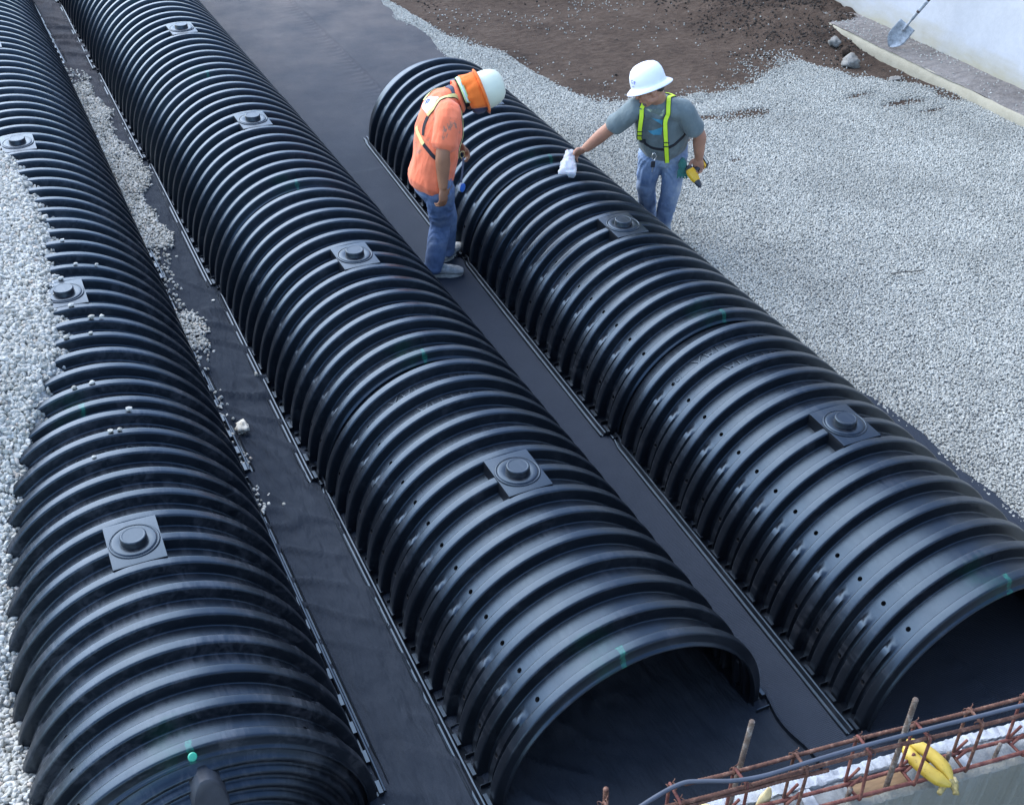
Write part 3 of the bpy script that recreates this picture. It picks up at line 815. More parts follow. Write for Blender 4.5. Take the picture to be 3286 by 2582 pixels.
rod((-.456, -2.190, WT), (-.424, -2.174, 1.677), .0068, M_rust_g, 'starter bar rising left of the bananas, in front of the middle row mouth')
rod((-.775, -2.140, 1.30), (-.772, -2.1, 1.52), .0068, M_rust, 'starter bar with only its tip showing at the bottom edge of the frame')
rod((-.180, -2.305, WT-.02), (-.160, -2.296, 1.412), .006, M_rust_g, 'short mortar crusted stub left of the wooden board', 'bar_stub')
rod((.120, -2.335, WT-.02), (.134, -2.327, 1.430), .006, M_rust_g, 'short stub just right of the bananas', 'bar_stub')
rod((.262, -2.368, WT-.02), (.284, -2.358, 1.424), .005, M_rust_g, 'short stub farthest right along the wall', 'bar_stub')
rod((-.322, -2.250, WT-.02), (-.314, -2.243, 1.398), .006, M_rust_g, 'short stub between the peel piece and the left stirrup', 'bar_stub')
# cable
M_cable = simple('grey_cable_jacket', (.045,.052,.070), .5, .2, 14)
cp = [(-.90,-2.25,1.585),(-.75,-2.215,1.587),(-.637,-2.202,1.588),(-.581,-2.218,1.588),(-.514,-2.247,1.588),(-.435,-2.266,1.587),(-.327,-2.277,1.586),(-.24,-2.288,1.588),(-.147,-2.300,1.588),(.023,-2.325,1.588),(.160,-2.347,1.588),(.292,-2.368,1.588),(.5,-2.41,1.585),(.9,-2.47,1.585),(1.5,-2.56,1.585)]
bm = bmesh.new(); add_tube(bm, catmull(cp, 8), .0056, 10)
tag(link('cable', bm_mesh('cable', bm, [M_cable])), 'smooth grey blue cable running along the top of the rebar cage', 'cable')
# bananas
M_ban = NT('ripe_banana_skin'); _v = M_ban.coord()
_sp = M_ban.ramp(M_ban.noise(_v, 85, 4, .75), [(.60, 0.0), (.70, .75)])
_c = M_ban.ramp(M_ban.noise(_v, 14, 3), [(.3, (.36,.23,.025)), (.7, (.50,.35,.05))])
M_ban.set(color=M_ban.mix(_sp, _c, (.07,.035,.01)), rough=.45); M_ban = M_ban.m
M_stem = simple('banana_stem_green', (.26,.20,.07), .7, .5, 90, .003); M_flesh = simple('pale_banana_flesh', (.50,.38,.18), .6, .2, 60)
bb = empty('banana_bunch', (.06, -2.33, 1.40)); tag(bb, 'two ripe yellow bananas joined at the stem, lying inside the rebar cage', 'bananas')
def banana(pts, r, nm='banana'):
    P = catmull(pts, 7); n = len(P); bm = bmesh.new(); rr = []
    for i in range(n):
        t = i/(n-1); rr.append(r*(min(1, .38+2.6*t) if t < .25 else (1 if t < .72 else max(.22, 1-((t-.72)/.28)**2*.8))))
    rings = add_tube(bm, rel(P, bb), rr, 10)
    for rg in rings:                       # five soft edges
        c = sum((v_.co for v_ in rg), Vector())/len(rg)
        for k, v_ in enumerate(rg): v_.co = c+(v_.co-c)*(1.04 if k % 2 == 0 else .95)
    o = link(nm, bm_mesh(nm, bm, [M_ban]), bb); md = o.modifiers.new('s', 'SUBSURF'); md.levels = md.render_levels = 1; return o
banana([(.084,-2.394,1.408),(.067,-2.376,1.414),(.053,-2.345,1.418),(.046,-2.310,1.418),(.044,-2.278,1.420),(.052,-2.250,1.426)], .0195)
banana([(.090,-2.387,1.414),(.094,-2.362,1.422),(.091,-2.330,1.428),(.083,-2.300,1.430),(.072,-2.272,1.430),(.058,-2.248,1.430)], .0185)
bm = bmesh.new(); add_tube(bm, rel(catmull([(.086,-2.380,1.412),(.092,-2.392,1.408),(.091,-2.404,1.402),(.083,-2.415,1.396)], 4), bb), [.011]*5+[.0105]*4+[.009]*3+[.007], 8)
for v_ in bm.verts: v_.co *= 1+.09*mnoise.noise(v_.co*60)
link('stem', bm_mesh('stem', bm, [M_stem]), bb)
bm = bmesh.new(); add_tube(bm, rel(catmull([(.070,-2.386,1.405),(.055,-2.392,1.398),(.046,-2.396,1.394)], 4), bb), [.008]*4+[.007]*4+[.004], 8)
link('stem_stub', bm_mesh('stem_stub', bm, [M_stem]), bb)
bm = bmesh.new(); add_tube(bm, rel(catmull([(.095,-2.376,1.418),(.100,-2.386,1.416),(.098,-2.396,1.411)], 4), bb), [.005]*4+[.007]*4+[.004], 7)
for v_ in bm.verts: v_.co *= 1+.12*mnoise.noise(v_.co*90+Vector((5,0,0)))
link('torn_stem_fibre', bm_mesh('torn_stem_fibre', bm, [M_flesh]), bb)
def peel(nm, pts, rad, label):
    bm = bmesh.new(); add_tube(bm, catmull(pts, 6), rad, 12, flat=.45, up=(1,0,0)); o = link(nm, bm_mesh(nm, bm, [M_flesh]))
    return tag(o, label, 'banana piece')
n_ = 13
peel('banana_piece', [(-.398,-2.228,1.385),(-.378,-2.224,1.392),(-.362,-2.218,1.402),(-.352,-2.212,1.420)], [(.004+.013*math.sin(math.pi*min(1, i/18*.92+.05))) for i in range(19)], 'pale peeled banana piece standing on the wall left of the stub')
peel('banana_piece', [(-.535,-2.160,1.380),(-.515,-2.170,1.384),(-.492,-2.178,1.382)], [(.003+.007*math.sin(math.pi*i/12)) for i in range(13)], 'cream banana scrap at the very bottom edge of the frame')
# round-point shovel leaning on the white wall
M_steel = simple('worn_shovel_steel', (.27,.29,.31), .55, .45, 22, .0, .15); M_hand = simple('grey_worn_handle', (.085,.060,.060), .7, .3, 30)
sh = empty('shovel', (6.60, 5.04, .115)); tag(sh, 'round point shovel standing on its blade against the white wall', 'shovel')
tip = Vector((6.575, 5.03, .118)); topc = Vector((6.985, 4.62, 1.18)); ax = (topc-tip).normalized()
side_ = ax.cross(Vector((-.8, -.6, .2))).normalized(); nb = side_.cross(ax).normalized()
if nb.y > 0: nb = -nb
V = []; F = []; NU, NV = 16, 12
for i in range(NU+1):
    t = i/NU; wd = .094*math.sin(math.pi*.5*min(1, t*2.1))**.75*(1-.06*max(0, t-.6)); L_ = .27*t
    for k in range(NV+1):
        u = -1+2*k/NV; dish = -.022*(1-u*u)*(.4+.6*math.sin(math.pi*min(1, t))) + .010*math.exp(-(u/.16)**2)*max(0, t-.35)*2.2
        V.append(tip + ax*(L_ - (.0 if i else 0)) + side_*wd*u + nb*dish - sh.location)
for i in range(NU):
    for k in range(NV): a = i*(NV+1)+k; F.append((a, a+1, a+NV+2, a+NV+1))
o = link('blade', mesh('blade', V, F, [M_steel]), sh); md = o.modifiers.new('t', 'SOLIDIFY'); md.thickness = .003
bm = bmesh.new(); add_tube(bm, rel(catmull([tip+ax*.20-nb*.004, tip+ax*.30+nb*.004, tip+ax*.36+nb*.022, tip+ax*.44+nb*.03, tip+ax*.56+nb*.03], 5), sh), [.011]*8+[.016]*8+[.019]*5, 10)
link('socket', bm_mesh('socket', bm, [M_steel]), sh)
bm = bmesh.new(); add_tube(bm, rel([tip+ax*.42+nb*.029, tip+ax*.9+nb*.028, tip+ax*1.3+nb*.02], sh), .0175, 10)
link('handle', bm_mesh('handle', bm, [M_hand]), sh)
# small things
M_green = simple('green_plastic', (.03,.30,.19), .4, .2, 30)
bm = bmesh.new(); add_lathe(bm, [(0,-.012),(.007,-.010),(.0075,.030),(.009,.033),(.015,.036),(.016,.040),(.013,.045),(0,.047)], 16)
o = link('plastic_pin', bm_mesh('plastic_pin', bm, [M_green], True, 40), None, (-1.624, -.873, .612), (.75, -.1, .2))
tag(o, 'small green plastic pin stuck at the end rib above the end cap', 'pin')
M_white = simple('white_paper', (.75,.75,.80), .7, .05)
bm = bmesh.new(); bmesh.ops.create_grid(bm, x_segments=5, y_segments=3, size=.5, matrix=Matrix.Diagonal((.026, .010, 1, 1)))
for v_ in bm.verts: v_.co.z = .003*math.sin(v_.co.x*160+v_.co.y*200)
o = link('paper_scrap', bm_mesh('paper_scrap', bm, [M_white]), None, (-1.236, -.832, .500), (.1, .95, .3)); md = o.modifiers.new('t', 'SOLIDIFY'); md.thickness = .0015
tag(o, 'tiny white scrap on the last rib of the left row', 'scrap')
# ---------------------------------------------------------------- people
def bake(bm, name, voxel, mats, smooth=4, fac=.5, disp=None):
    me = bpy.data.meshes.new(name+'_src'); bmesh.ops.recalc_face_normals(bm, faces=bm.faces[:]); bm.to_mesh(me); bm.free()
    o = bpy.data.objects.new('tmp', me); C.objects.link(o)
    m = o.modifiers.new('r', 'REMESH'); m.mode = 'VOXEL'; m.voxel_size = voxel
    if smooth: m = o.modifiers.new('s', 'SMOOTH'); m.factor = fac; m.iterations = smooth
    dg = bpy.context.evaluated_depsgraph_get(); out = bpy.data.meshes.new_from_object(o.evaluated_get(dg)); bpy.data.objects.remove(o)
    out.name = name; out.materials.clear()
    for mt in mats: out.materials.append(mt)
    if disp:
        no = [v_.normal.copy() for v_ in out.vertices]
        for v_, n_ in zip(out.vertices, no): v_.co += n_*disp(v_.co, n_)
    out.polygons.foreach_set('use_smooth', [True]*len(out.polygons)); out.update()
    return out
def loft(bm, pts, rad, side=(1,0,0), seg=20, n=5, cap=True):
    """rad: list of (across, deep); across is measured along side"""
    P = catmull(pts, n); RR = catmull([(a, b, 0) for a, b in rad], n); side = Vector(side); rings = []
    N = len(P)
    for i, p in enumerate(P):
        t = (P[min(i+1, N-1)]-P[max(0, i-1)]).normalized(); x = (side-t*side.dot(t)).normalized(); y = t.cross(x)
        rings.append([bm.verts.new(p+x*math.cos(a)*RR[i][0]+y*math.sin(a)*RR[i][1]) for a in [2*math.pi*k/seg for k in range(seg)]])
    for a, b in zip(rings, rings[1:]):
        for k in range(seg): bm.faces.new((a[k], a[(k+1) % seg], b[(k+1) % seg], b[k]))
    if cap:
        for rg, t, rr in ((rings[0], P[0]-P[1], RR[0]), (rings[-1], P[-1]-P[-2], RR[-1])):
            c = sum((v_.co for v_ in rg), Vector())/seg; t = t.normalized(); prev = rg
            for f, h in ((.8, .35), (.45, .55)):
                nr = [bm.verts.new(c+(v_.co-c)*f+t*min(rr[0], rr[1])*h) for v_ in rg]
                for k in range(seg): bm.faces.new((prev[k], prev[(k+1) % seg], nr[(k+1) % seg], nr[k]))
                prev = nr
            bm.faces.new(prev)
    return rings
def blob(bm, c, r, M=Matrix.Identity(3), sub=3):
    m = Matrix.Translation(Vector(c)) @ M.to_4x4() @ Matrix.Diagonal((*r, 1))
    bmesh.ops.create_icosphere(bm, subdivisions=sub, radius=1, matrix=m)
def frame_m(f, u):
    """columns: side (their left), face, up"""
    u = Vector(u).normalized(); f = Vector(f); f = (f-u*f.dot(u)).normalized(); s = f.cross(u).normalized() * -1
    return Matrix((s, f, u)).transposed()
def head(bm, c, f, u, k=1.0):
    M = frame_m(f, u); P = lambda s, a, z: Vector(c)+M @ Vector((s*k, a*k, z*k)); B = lambda p, r: blob(bm, P(*p), [x*k for x in r], M)
    B((0,-.010,.020), (.072,.092,.085)); B((0,.030,-.035), (.056,.062,.065)); B((0,.052,-.078), (.036,.036,.026))
    B((0,.060,-.020), (.048,.034,.045))                     # mid face
    for s in (-1, 1):
        B((s*.030,.072,-.030), (.020,.016,.018)); B((s*.026,.083,.008), (.024,.010,.009)); B((s*.073,-.006,-.012), (.010,.020,.031)); B((s*.056,.010,-.055), (.014,.040,.026))
    B((0,.098,-.022), (.012,.018,.014)); B((0,.090,-.004), (.008,.012,.022))
    B((0,.086,-.052), (.021,.010,.0065)); B((0,.083,-.064), (.019,.010,.0065))
    return M, P
def hand(bm, wrist, d, palm, k=1.0, curl=(.5,.6,.65,.7), thumb=1, spread=.10, thumb_curl=.35):
    """d: direction the fingers point, palm: palm normal, thumb: +1/-1 which side"""
    d = Vector(d).normalized(); pn = Vector(palm); pn = (pn-d*pn.dot(d)).normalized(); s = d.cross(pn).normalized()*thumb
    w_ = Vector(wrist)
    loft(bm, [w_-d*.02*k, w_+d*.015*k, w_+d*.045*k, w_+d*.085*k], [(.026*k,.019*k),(.030*k,.018*k),(.040*k,.017*k),(.040*k,.014*k)], s, 14, 3)
    tips = []
    for i, (off, ln) in enumerate(((.030,.070),(.010,.080),(-.011,.074),(-.030,.058))):
        p = w_+d*(.083-(.006 if i == 3 else 0))*k+s*off*k; dir_ = (d+s*off*spread*25).normalized(); pts = [p-dir_*.02*k, p]; a = curl[i]
        for j, fr in enumerate((.45, .32, .27)):
            dir_ = (dir_*math.cos(a)+pn*math.sin(a)).normalized(); pts.append(pts[-1]+dir_*ln*fr*k)
            pn2 = pn
        r = .0088*k*(.9 if i == 3 else 1)
        # curl accumulates around the side axis
        pts = [p-d*.02*k, p]; ang = 0; base = (d+s*off*spread*25).normalized()
        for j, fr in enumerate((.45, .32, .27)):
            ang += a; q = (base*math.cos(ang)+pn*math.sin(ang)).normalized(); pts.append(pts[-1]+q*ln*fr*k)
        loft(bm, pts, [(r*1.05, r*1.05), (r*1.1, r*1.1), (r, r), (r*.92, r*.92), (r*.78, r*.78)], s, 10, 3); tips.append(pts[-1])
    p = w_+d*.022*k+s*.026*k
    t1 = (s*.75+d*.6+pn*.25*thumb_curl).normalized(); t2 = (d*.85+s*.25+pn*thumb_curl).normalized(); t3 = (d*.8+pn*(thumb_curl+.4)).normalized()
    loft(bm, [p-s*.012*k, p+t1*.025*k, p+t1*.025*k+t2*.028*k, p+t1*.025*k+t2*.028*k+t3*.024*k], [(.014*k,.013*k),(.0125*k,.012*k),(.0105*k,.0105*k),(.008*k,.008*k)], pn, 10, 3)
    return tips
def skin_mat(name, c, dark):
    s = NT(name); v = s.coord(); s.set(color=s.ramp(s.noise(v, 9, 4), [(.3, dark), (.7, c)]), rough=.55, spec=.35); s.b.inputs['Subsurface Weight'].default_value = .08
    s.b.inputs['Subsurface Radius'].default_value = (.01,.004,.002); s.bump(s.noise(v, 140, 3), .15, .002); return s.m
M_skin_o = skin_mat('tanned_brown_skin', (.31,.145,.078), (.23,.105,.058)); M_skin_g = skin_mat('sunburnt_skin', (.42,.215,.14), (.32,.155,.10))
def denim(name, a, b, c, stain):
    s = NT(name); v = s.coord(); n1 = s.noise(v, 4.5, 5, .6); n2 = s.noise(s.coord(scale=(1,1,.5)), 26, 5, .7)
    f = s.math('ADD', s.math('MULTIPLY', n1, .7), s.math('MULTIPLY', n2, .3)); col = s.ramp(f, [(.34, a), (.5, b), (.66, c)])
    col = s.mix(s.ramp(s.noise(v, 3.1, 4, .7), [(.55, 0.0), (.72, .5)]), col, stain)
    s.set(color=col, rough=.9, spec=.15)
    w1 = s.n('ShaderNodeTexNoise'); s.bump(s.math('ADD', s.noise(s.coord(scale=(1,1,2.6)), 15, 3, .6), s.math('MULTIPLY', s.noise(v, 220, 2), .15)), .55, .012); return s.m
M_den_o = denim('dark_blue_denim', (.055,.085,.16), (.115,.16,.26), (.21,.25,.33), (.24,.25,.27))
M_den_g = denim('faded_blue_denim', (.10,.155,.27), (.22,.285,.40), (.38,.43,.50), (.42,.43,.37))
def cloth(name, a, b, stain=None, th=(.56,.66)):
    s = NT(name); v = s.coord(); col = s.ramp(s.noise(v, 7, 4), [(.3, a), (.7, b)])
    if stain: col = s.mix(s.ramp(s.noise(s.coord(scale=(1,1,.6)), 5.5, 5, .72, .6), [(th[0], 0.0), (th[1], .85)]), col, stain)
    s.set(color=col, rough=.88, spec=.2); s.b.inputs['Sheen Weight'].default_value = .15
    s.bump(s.noise(s.coord(scale=(1.6,1.6,.55)), 12, 4, .6, .8), .6, .014); return s.m
M_orange = cloth('orange_shirt_cloth', (.76,.165,.075), (.88,.225,.11), (.20,.155,.115), (.60,.66))
M_grey = cloth('blue_grey_tshirt_cloth', (.105,.135,.138), (.150,.182,.186), (.19,.23,.235), (.50,.72))
M_boot = simple('dusty_boot_leather', (.26,.26,.245), .85, .45, 28, .006); M_sole = simple('grey_boot_sole', (.36,.35,.31), .85, .3, 40)
M_pinkshoe = simple('dusty_pink_shoe', (.30,.17,.16), .85, .4, 30, .004)
def wrinkle(seed, amp=.006, sc=11, axis=(1,1,.45)):
    def d(co, n_): 
        p = Vector((co.x*axis[0], co.y*axis[1], co.z*axis[2]))*sc+Vector((seed, 0, seed*2))
        return amp*(mnoise.noise(p)+.5*mnoise.noise(p*2.3)) + amp*.5*(1-abs(mnoise.noise(p*1.5+Vector((9,9,9))))*3.0)
    return d
def folds(seed, amp=.007, knees=()):
    def d(co, n_):
        a = amp*mnoise.noise(Vector((co.x*7, co.y*7, co.z*13))+Vector((seed,0,0)))
        w_ = mnoise.noise(Vector((co.x*6, co.y*6, co.z*4))+Vector((0,seed,0)))
        a += amp*.7*math.sin(co.z*(70+25*w_)+w_*14+co.x*30+co.y*18)*max(0, .25+mnoise.noise(Vector((co.x*3,co.y*3,co.z*5+seed)))*1.3)
        return a
    return d
def boot(parent, ankle, toe_dir, mat, sole, L=.26, name='boot', k=1.0):
    a = Vector(ankle); f = Vector(toe_dir).normalized(); s = Vector((-f.y, f.x, 0)); bm = bmesh.new()
    g = Vector((a.x, a.y, a.z))
    loft(bm, [g+Vector((0,0,.035)), g+Vector((0,0,-.01)), g-f*.005+Vector((0,0,-.045))], [(.044*k,.05*k),(.042*k,.05*k),(.038*k,.05*k)], s, 16, 3)
    loft(bm, [g-f*.052*k+Vector((0,0,-.055)), g+Vector((0,0,-.045)), g+f*.07*k+Vector((0,0,-.050)), g+f*.13*k+Vector((0,0,-.060)), g+f*.175*k+Vector((0,0,-.068))], [(.030*k,.030*k),(.037*k,.042*k),(.040*k,.034*k),(.044*k,.030*k),(.034*k,.022*k)], s, 16, 4)
    up = link(name, bake(bm, name, .005, [mat], 3, .5, wrinkle(3, .0015, 40)), parent)
    bm = bmesh.new(); out = []
    for i in range(28):
        t = 2*math.pi*i/28; c, sn = math.cos(t), math.sin(t); lx = (.062+.122*(c+1)/2*2*.96 if False else c*.122*k+.062*k); wd = (.046 if c > 0 else .037)*k
        out.append(g+f*lx+s*sn*wd)
    zt, zb = a.z-.074, a.z-.098
    r = [[bm.verts.new(Vector((p.x, p.y, z))) for p in out] for z in (zb, zt)]
    for i in range(28): bm.faces.new((r[0][i], r[0][(i+1) % 28], r[1][(i+1) % 28], r[1][i]))
    bm.faces.new(r[0][::-1]); bm.faces.new(r[1])
    bmesh.ops.bevel(bm, geom=[e for e in bm.edges if len(e.link_faces) == 2 and any(len(f_.verts) > 4 for f_ in e.link_faces)], offset=.004, segments=2, affect='EDGES')
    link('sole', bm_mesh('sole', bm, [sole], True, 50), up)
    bm = bmesh.new()                                            # laces
    for j in range(4):
        p = g+f*(.022+.024*j)*k+Vector((0,0,-.004-.0105*j)); pts = [p-s*.030*k-Vector((0,0,.010)), p-s*.012+Vector((0,0,.0035)), p+s*.012+Vector((0,0,.0035)), p+s*.030*k-Vector((0,0,.010))]
        add_tube(bm, catmull(pts, 3), .0028, 5)
    link('laces', bm_mesh('laces', bm, [simple('green_grey_lace', (.09,.13,.11), .9)]), up)
    return up

# ---- worker in orange: stands in the lane, bent forward, looking down at the chambers
FO = Vector((.96, .10, 0)).normalized(); SO = Vector((FO.y, -FO.x, 0))      # facing, right-hand side (towards the camera)
po = empty('person', (.80, 2.80, .03)); tag(po, 'person in orange shirt and pale green hard hat, bending over the lane', 'person')
def V3(*a): return Vector(a)
O = dict(pel=V3(.742,2.715,.735), bel=V3(.765,2.70,.92), che=V3(.800,2.735,1.08), upp=V3(.835,2.775,1.19), nek=V3(.935,2.785,1.235), hed=V3(1.045,2.735,1.262))
O['nsh'] = V3(.800,2.610,1.205); O['fsh'] = O['upp']-SO*.125+V3(.06,0,-.03)
O['nel'] = V3(.733,2.540,1.000); O['nwr'] = V3(.722,2.520,.785); O['fel'] = V3(.81,2.975,.97); O['fwr'] = V3(.935,2.80,.925)
O['nhp'] = O['pel']+SO*.082+V3(0,0,-.02); O['fhp'] = O['pel']-SO*.082+V3(0,0,-.02)
O['nkn'] = V3(.790,2.735,.42); O['fkn'] = V3(.880,2.850,.42); O['nan'] = V3(.745,2.745,.125); O['fan'] = V3(.905,2.925,.125)
UO = V3(.93,-.18,.33).normalized(); HFO = V3(.34,-.12,-.93)
bm = bmesh.new(); Mh, Ph = head(bm, O['hed'], HFO, UO, .90)
loft(bm, [O['upp']+V3(.02,0,-.03), O['nek'], O['hed']-UO*.02], [(.075,.07),(.056,.058),(.052,.055)], SO)
loft(bm, [O['pel'], O['bel'], O['che'], O['upp']], [(.13,.09),(.12,.09),(.14,.095),(.13,.075)], SO)
for a, b, c_ in (('nsh','nel','nwr'), ('fsh','fel','fwr')):
    loft(bm, [O['upp'].lerp(O[a], .5), O[a], O[a].lerp(O[b], .5), O[b], O[b].lerp(O[c_], .35), O[c_]], [(.05,.05),(.055,.055),(.050,.050),(.044,.046),(.046,.043),(.028,.032)], FO, 16)
for a, b, c_ in (('nhp','nkn','nan'), ('fhp','fkn','fan')):
    loft(bm, [O[a]+V3(0,0,.03), O[a].lerp(O[b], .5), O[b], O[b].lerp(O[c_], .35), O[c_], O[c_]-V3(0,0,.05)], [(.075,.08),(.064,.07),(.048,.052),(.050,.052),(.034,.038),(.034,.036)], SO, 16)
hand(bm, O['nwr'], V3(-.02,-.12,-1), V3(-.45,.85,0), 1.0, (.35,.45,.5,.55), 1)
hand(bm, O['fwr'], V3(.55,-.5,-.55), V3(-.4,-.5,-.6), .95, (.5,.55,.6,.7), -1)
body_o = link('body', bake(bm, 'body', .0048, [M_skin_o], 3), po, -po.location)
bm = bmesh.new()
loft(bm, [V3(.700,2.705,.755), V3(.722,2.70,.82), V3(.748,2.695,.93), V3(.790,2.735,1.08), V3(.828,2.775,1.185), V3(.885,2.785,1.225), V3(.935,2.785,1.245)],
     [(.158,.135),(.152,.135),(.142,.138),(.150,.140),(.135,.112),(.090,.085),(.070,.072)], SO, 28, 5)
for a, b in (('nsh','nel'), ('fsh','fel')):
    e = O[a].lerp(O[b], .78); loft(bm, [O['upp'].lerp(O[a], .45), O[a]+V3(0,0,-.005), O[a].lerp(O[b], .40), e], [(.085,.080),(.080,.076),(.078,.070),(.080,.072)], FO, 20, 4)
shirt_o = link('shirt', bake(bm, 'shirt', .0065, [M_orange], 3, .5, wrinkle(4, .008, 9)), po, -po.location)
bm = bmesh.new()
loft(bm, [O['pel']+V3(-.01,0,.075), O['pel']+V3(-.01,0,.02), O['pel']+V3(-.005,0,-.05)], [(.152,.112),(.160,.122),(.150,.115)], SO, 24, 4)
for a, b, c_ in (('nhp','nkn','nan'), ('fhp','fkn','fan')):
    loft(bm, [O[a], O[a].lerp(O[b], .45), O[b], O[b].lerp(O[c_], .45), O[c_].lerp(O[b], .08), O[c_]-V3(.01,0,.035)], [(.086,.100),(.080,.090),(.066,.072),(.064,.070),(.060,.066),(.062,.070)], SO, 20, 5)
link('jeans', bake(bm, 'jeans', .0062, [M_den_o], 3, .5, folds(2, .0042)), po, -po.location)
boot(po, O['nan']-po.location+V3(.012,0,0), V3(.95,-.30,0), M_boot, M_sole)
boot(po, O['fan']-po.location+V3(.012,0,0), V3(.80,.60,0), M_boot, M_sole)
# hard hat
def helmet(parent, c, M, mat, full=True, k=1.0, band=None, loc=V3(0,0,0), vis=.035):
    bm = bmesh.new(); seg = 40; prof = [(1.0, 0), (1.0, .02), (.985, .05), (.93, .085), (.80, .118), (.58, .142), (.30, .154), (0, .158)]
    T = lambda x, y, z: Vector(c)-loc+M @ Vector((x*k, y*k, z*k)); rings = []
    for r_, z in prof:
        if r_ == 0: rings.append([bm.verts.new(T(0, -.006, z))]); continue
        ring = []
        for i in range(seg):
            a = 2*math.pi*i/seg; x, y = math.sin(a)*.112*r_, math.cos(a)*.132*r_
            rid = .0055*math.exp(-((x)/.016)**2)*min(1, z*9)*(1 if z < .15 else .6) + .0028*math.exp(-((abs(x)-.045)/.010)**2)*min(1, z*9)
            ring.append(bm.verts.new(T(x*(1+rid*4), y-.006*(1-r_), z+rid)))
        rings.append(ring)
    brim = []
    for f, dz in (((1.04), -.004), ((1.0), -.009)) if not full else ((1.08, -.004), (1.20, -.014), (1.33, -.027), (1.34, -.031), (1.325, -.033), (1.09, -.014), (.98, -.008)):
        ring = []
        for i in range(seg):
            a = 2*math.pi*i/seg; ff = f
            if not full: ff = f+ (vis*8*max(0, math.cos(a))**3 if f > 1 else 0)
            fx = 1+(ff-1)*(.62 if full else .6); x, y = math.sin(a)*.112*fx, math.cos(a)*.132*ff*(1.0 if full else 1)
            ring.append(bm.verts.new(T(x, y, dz)))
        brim.append(ring)
    allr = brim[::-1]+rings
    for a, b in zip(allr, allr[1:]):
        for i in range(seg):
            q = [a[i % len(a)], a[(i+1) % len(a)], b[(i+1) % len(b)], b[i % len(b)]]; q2 = []
            for v_ in q:
                if v_ not in q2: q2.append(v_)
            bm.faces.new(q2)
    return link('hard_hat', bm_mesh('hard_hat', bm, [mat], True), parent)
def hatmat(name, c, scuff):
    s = NT(name); v = s.coord(); k = s.ramp(s.noise(s.coord(scale=(1,1,1)), 38, 5, .8), [(.66, 0.0), (.72, scuff)])
    s.set(color=s.mix(k, s.ramp(s.noise(v, 6, 3), [(.3, tuple(x*.93 for x in c)), (.7, c)]), (.16,.16,.16)), rough=.38); return s.m
M_hat_o = hatmat('pale_green_hat_plastic', (.60,.63,.50), .5); M_hat_g = hatmat('white_hat_plastic', (.74,.77,.86), .12)
MO = frame_m(HFO, UO); hat_c = O['hed']+UO*.038
helmet(po, hat_c, MO, M_hat_o, False, .90, loc=po.location)
M_ora2 = cloth('bright_orange_shade_cloth', (.68,.135,.02), (.78,.18,.03)); M_lime = simple('lime_reflective_tape', (.42,.58,.26), .6, .12, 40); M_silver = simple('silver_reflective_tape', (.50,.60,.58), .35, .08, 40)
M_black = simple('black_webbing', (.012,.013,.018), .8, .2, 60); M_navy = cloth('navy_face_cloth', (.03,.035,.075), (.05,.055,.11))
def cone(parent, name, c, M, rings, mat, loc, seg=40, a0=0, a1=2*math.pi, wob=.006, sd=1):
    """ring: (rx, ry, z, yshift)"""
    V = []; F = []; n = seg+1
    for rx, ry, z, ys in rings:
        for i in range(n):
            a = a0+(a1-a0)*i/seg; w_ = 1+wob/rx*(math.sin(a*7+z*60+sd)+.6*math.sin(a*13+z*30))*min(1, abs(z-rings[0][2])*14)
            V.append(Vector(c)-loc+M @ Vector((math.sin(a)*rx*w_, math.cos(a)*ry*w_+ys, z)))
    for j in range(len(rings)-1):
        for i in range(seg): q = j*n+i; F.append((q, q+1, q+n+1, q+n))
    o = link(name, mesh(name, V, F, [mat]), parent); md = o.modifiers.new('t', 'SOLIDIFY'); md.thickness = .0025; return o
# brim rim and neck shade (opens at the face)
cone(po, 'shade_rim', hat_c, MO, [(.104,.123,.004,0),(.112,.133,-.001,0),(.121,.142,-.006,0),(.122,.143,-.010,0),(.104,.124,-.010,0)], M_ora2, po.location, wob=0)
cone(po, 'neck_shade', hat_c, MO, [(.110,.128,-.004,0),(.109,.125,-.035,-.005),(.106,.119,-.070,-.012),(.101,.111,-.108,-.022)], M_ora2, po.location, 40, math.pi*.30, math.pi*1.70, .005)
cone(po, 'neck_shade_tape', hat_c, MO, [(.103,.113,-.103,-.021),(.100,.109,-.118,-.025),(.097,.105,-.130,-.028)], M_lime, po.location, 40, math.pi*.44, math.pi*1.56, .005)
cone(po, 'neck_shade_tape', hat_c, MO, [(.1035,.113,-.111,-.0235),(.1020,.111,-.121,-.026)], M_silver, po.location, 40, math.pi*.45, math.pi*1.55, .005)
cone(po, 'face_cloth', hat_c, MO, [(.088,.108,-.012,.010),(.090,.113,-.040,.012),(.085,.106,-.075,.010),(.077,.09,-.10,.004)], M_navy, po.location, 30, -math.pi*.36, math.pi*.36, .004)
# shirt collar
NM = frame_m(V3(.3,0,-1), (O['hed']-O['upp']+V3(.05,0,0)).normalized())
cone(po, 'collar', O['nek']+V3(-.012,0,0), NM, [(.074,.080,-.014,0),(.082,.088,.012,0),(.088,.094,.030,0),(.094,.101,.020,0),(.096,.103,.004,0)], M_orange, po.location, 36, wob=.002)
cone(po, 'neck_cloth', O['nek']+V3(-.012,0,0), NM, [(.070,.076,.0,0),(.078,.084,.040,0),(.086,.092,.062,0)], M_black, po.location, 36, wob=.003)

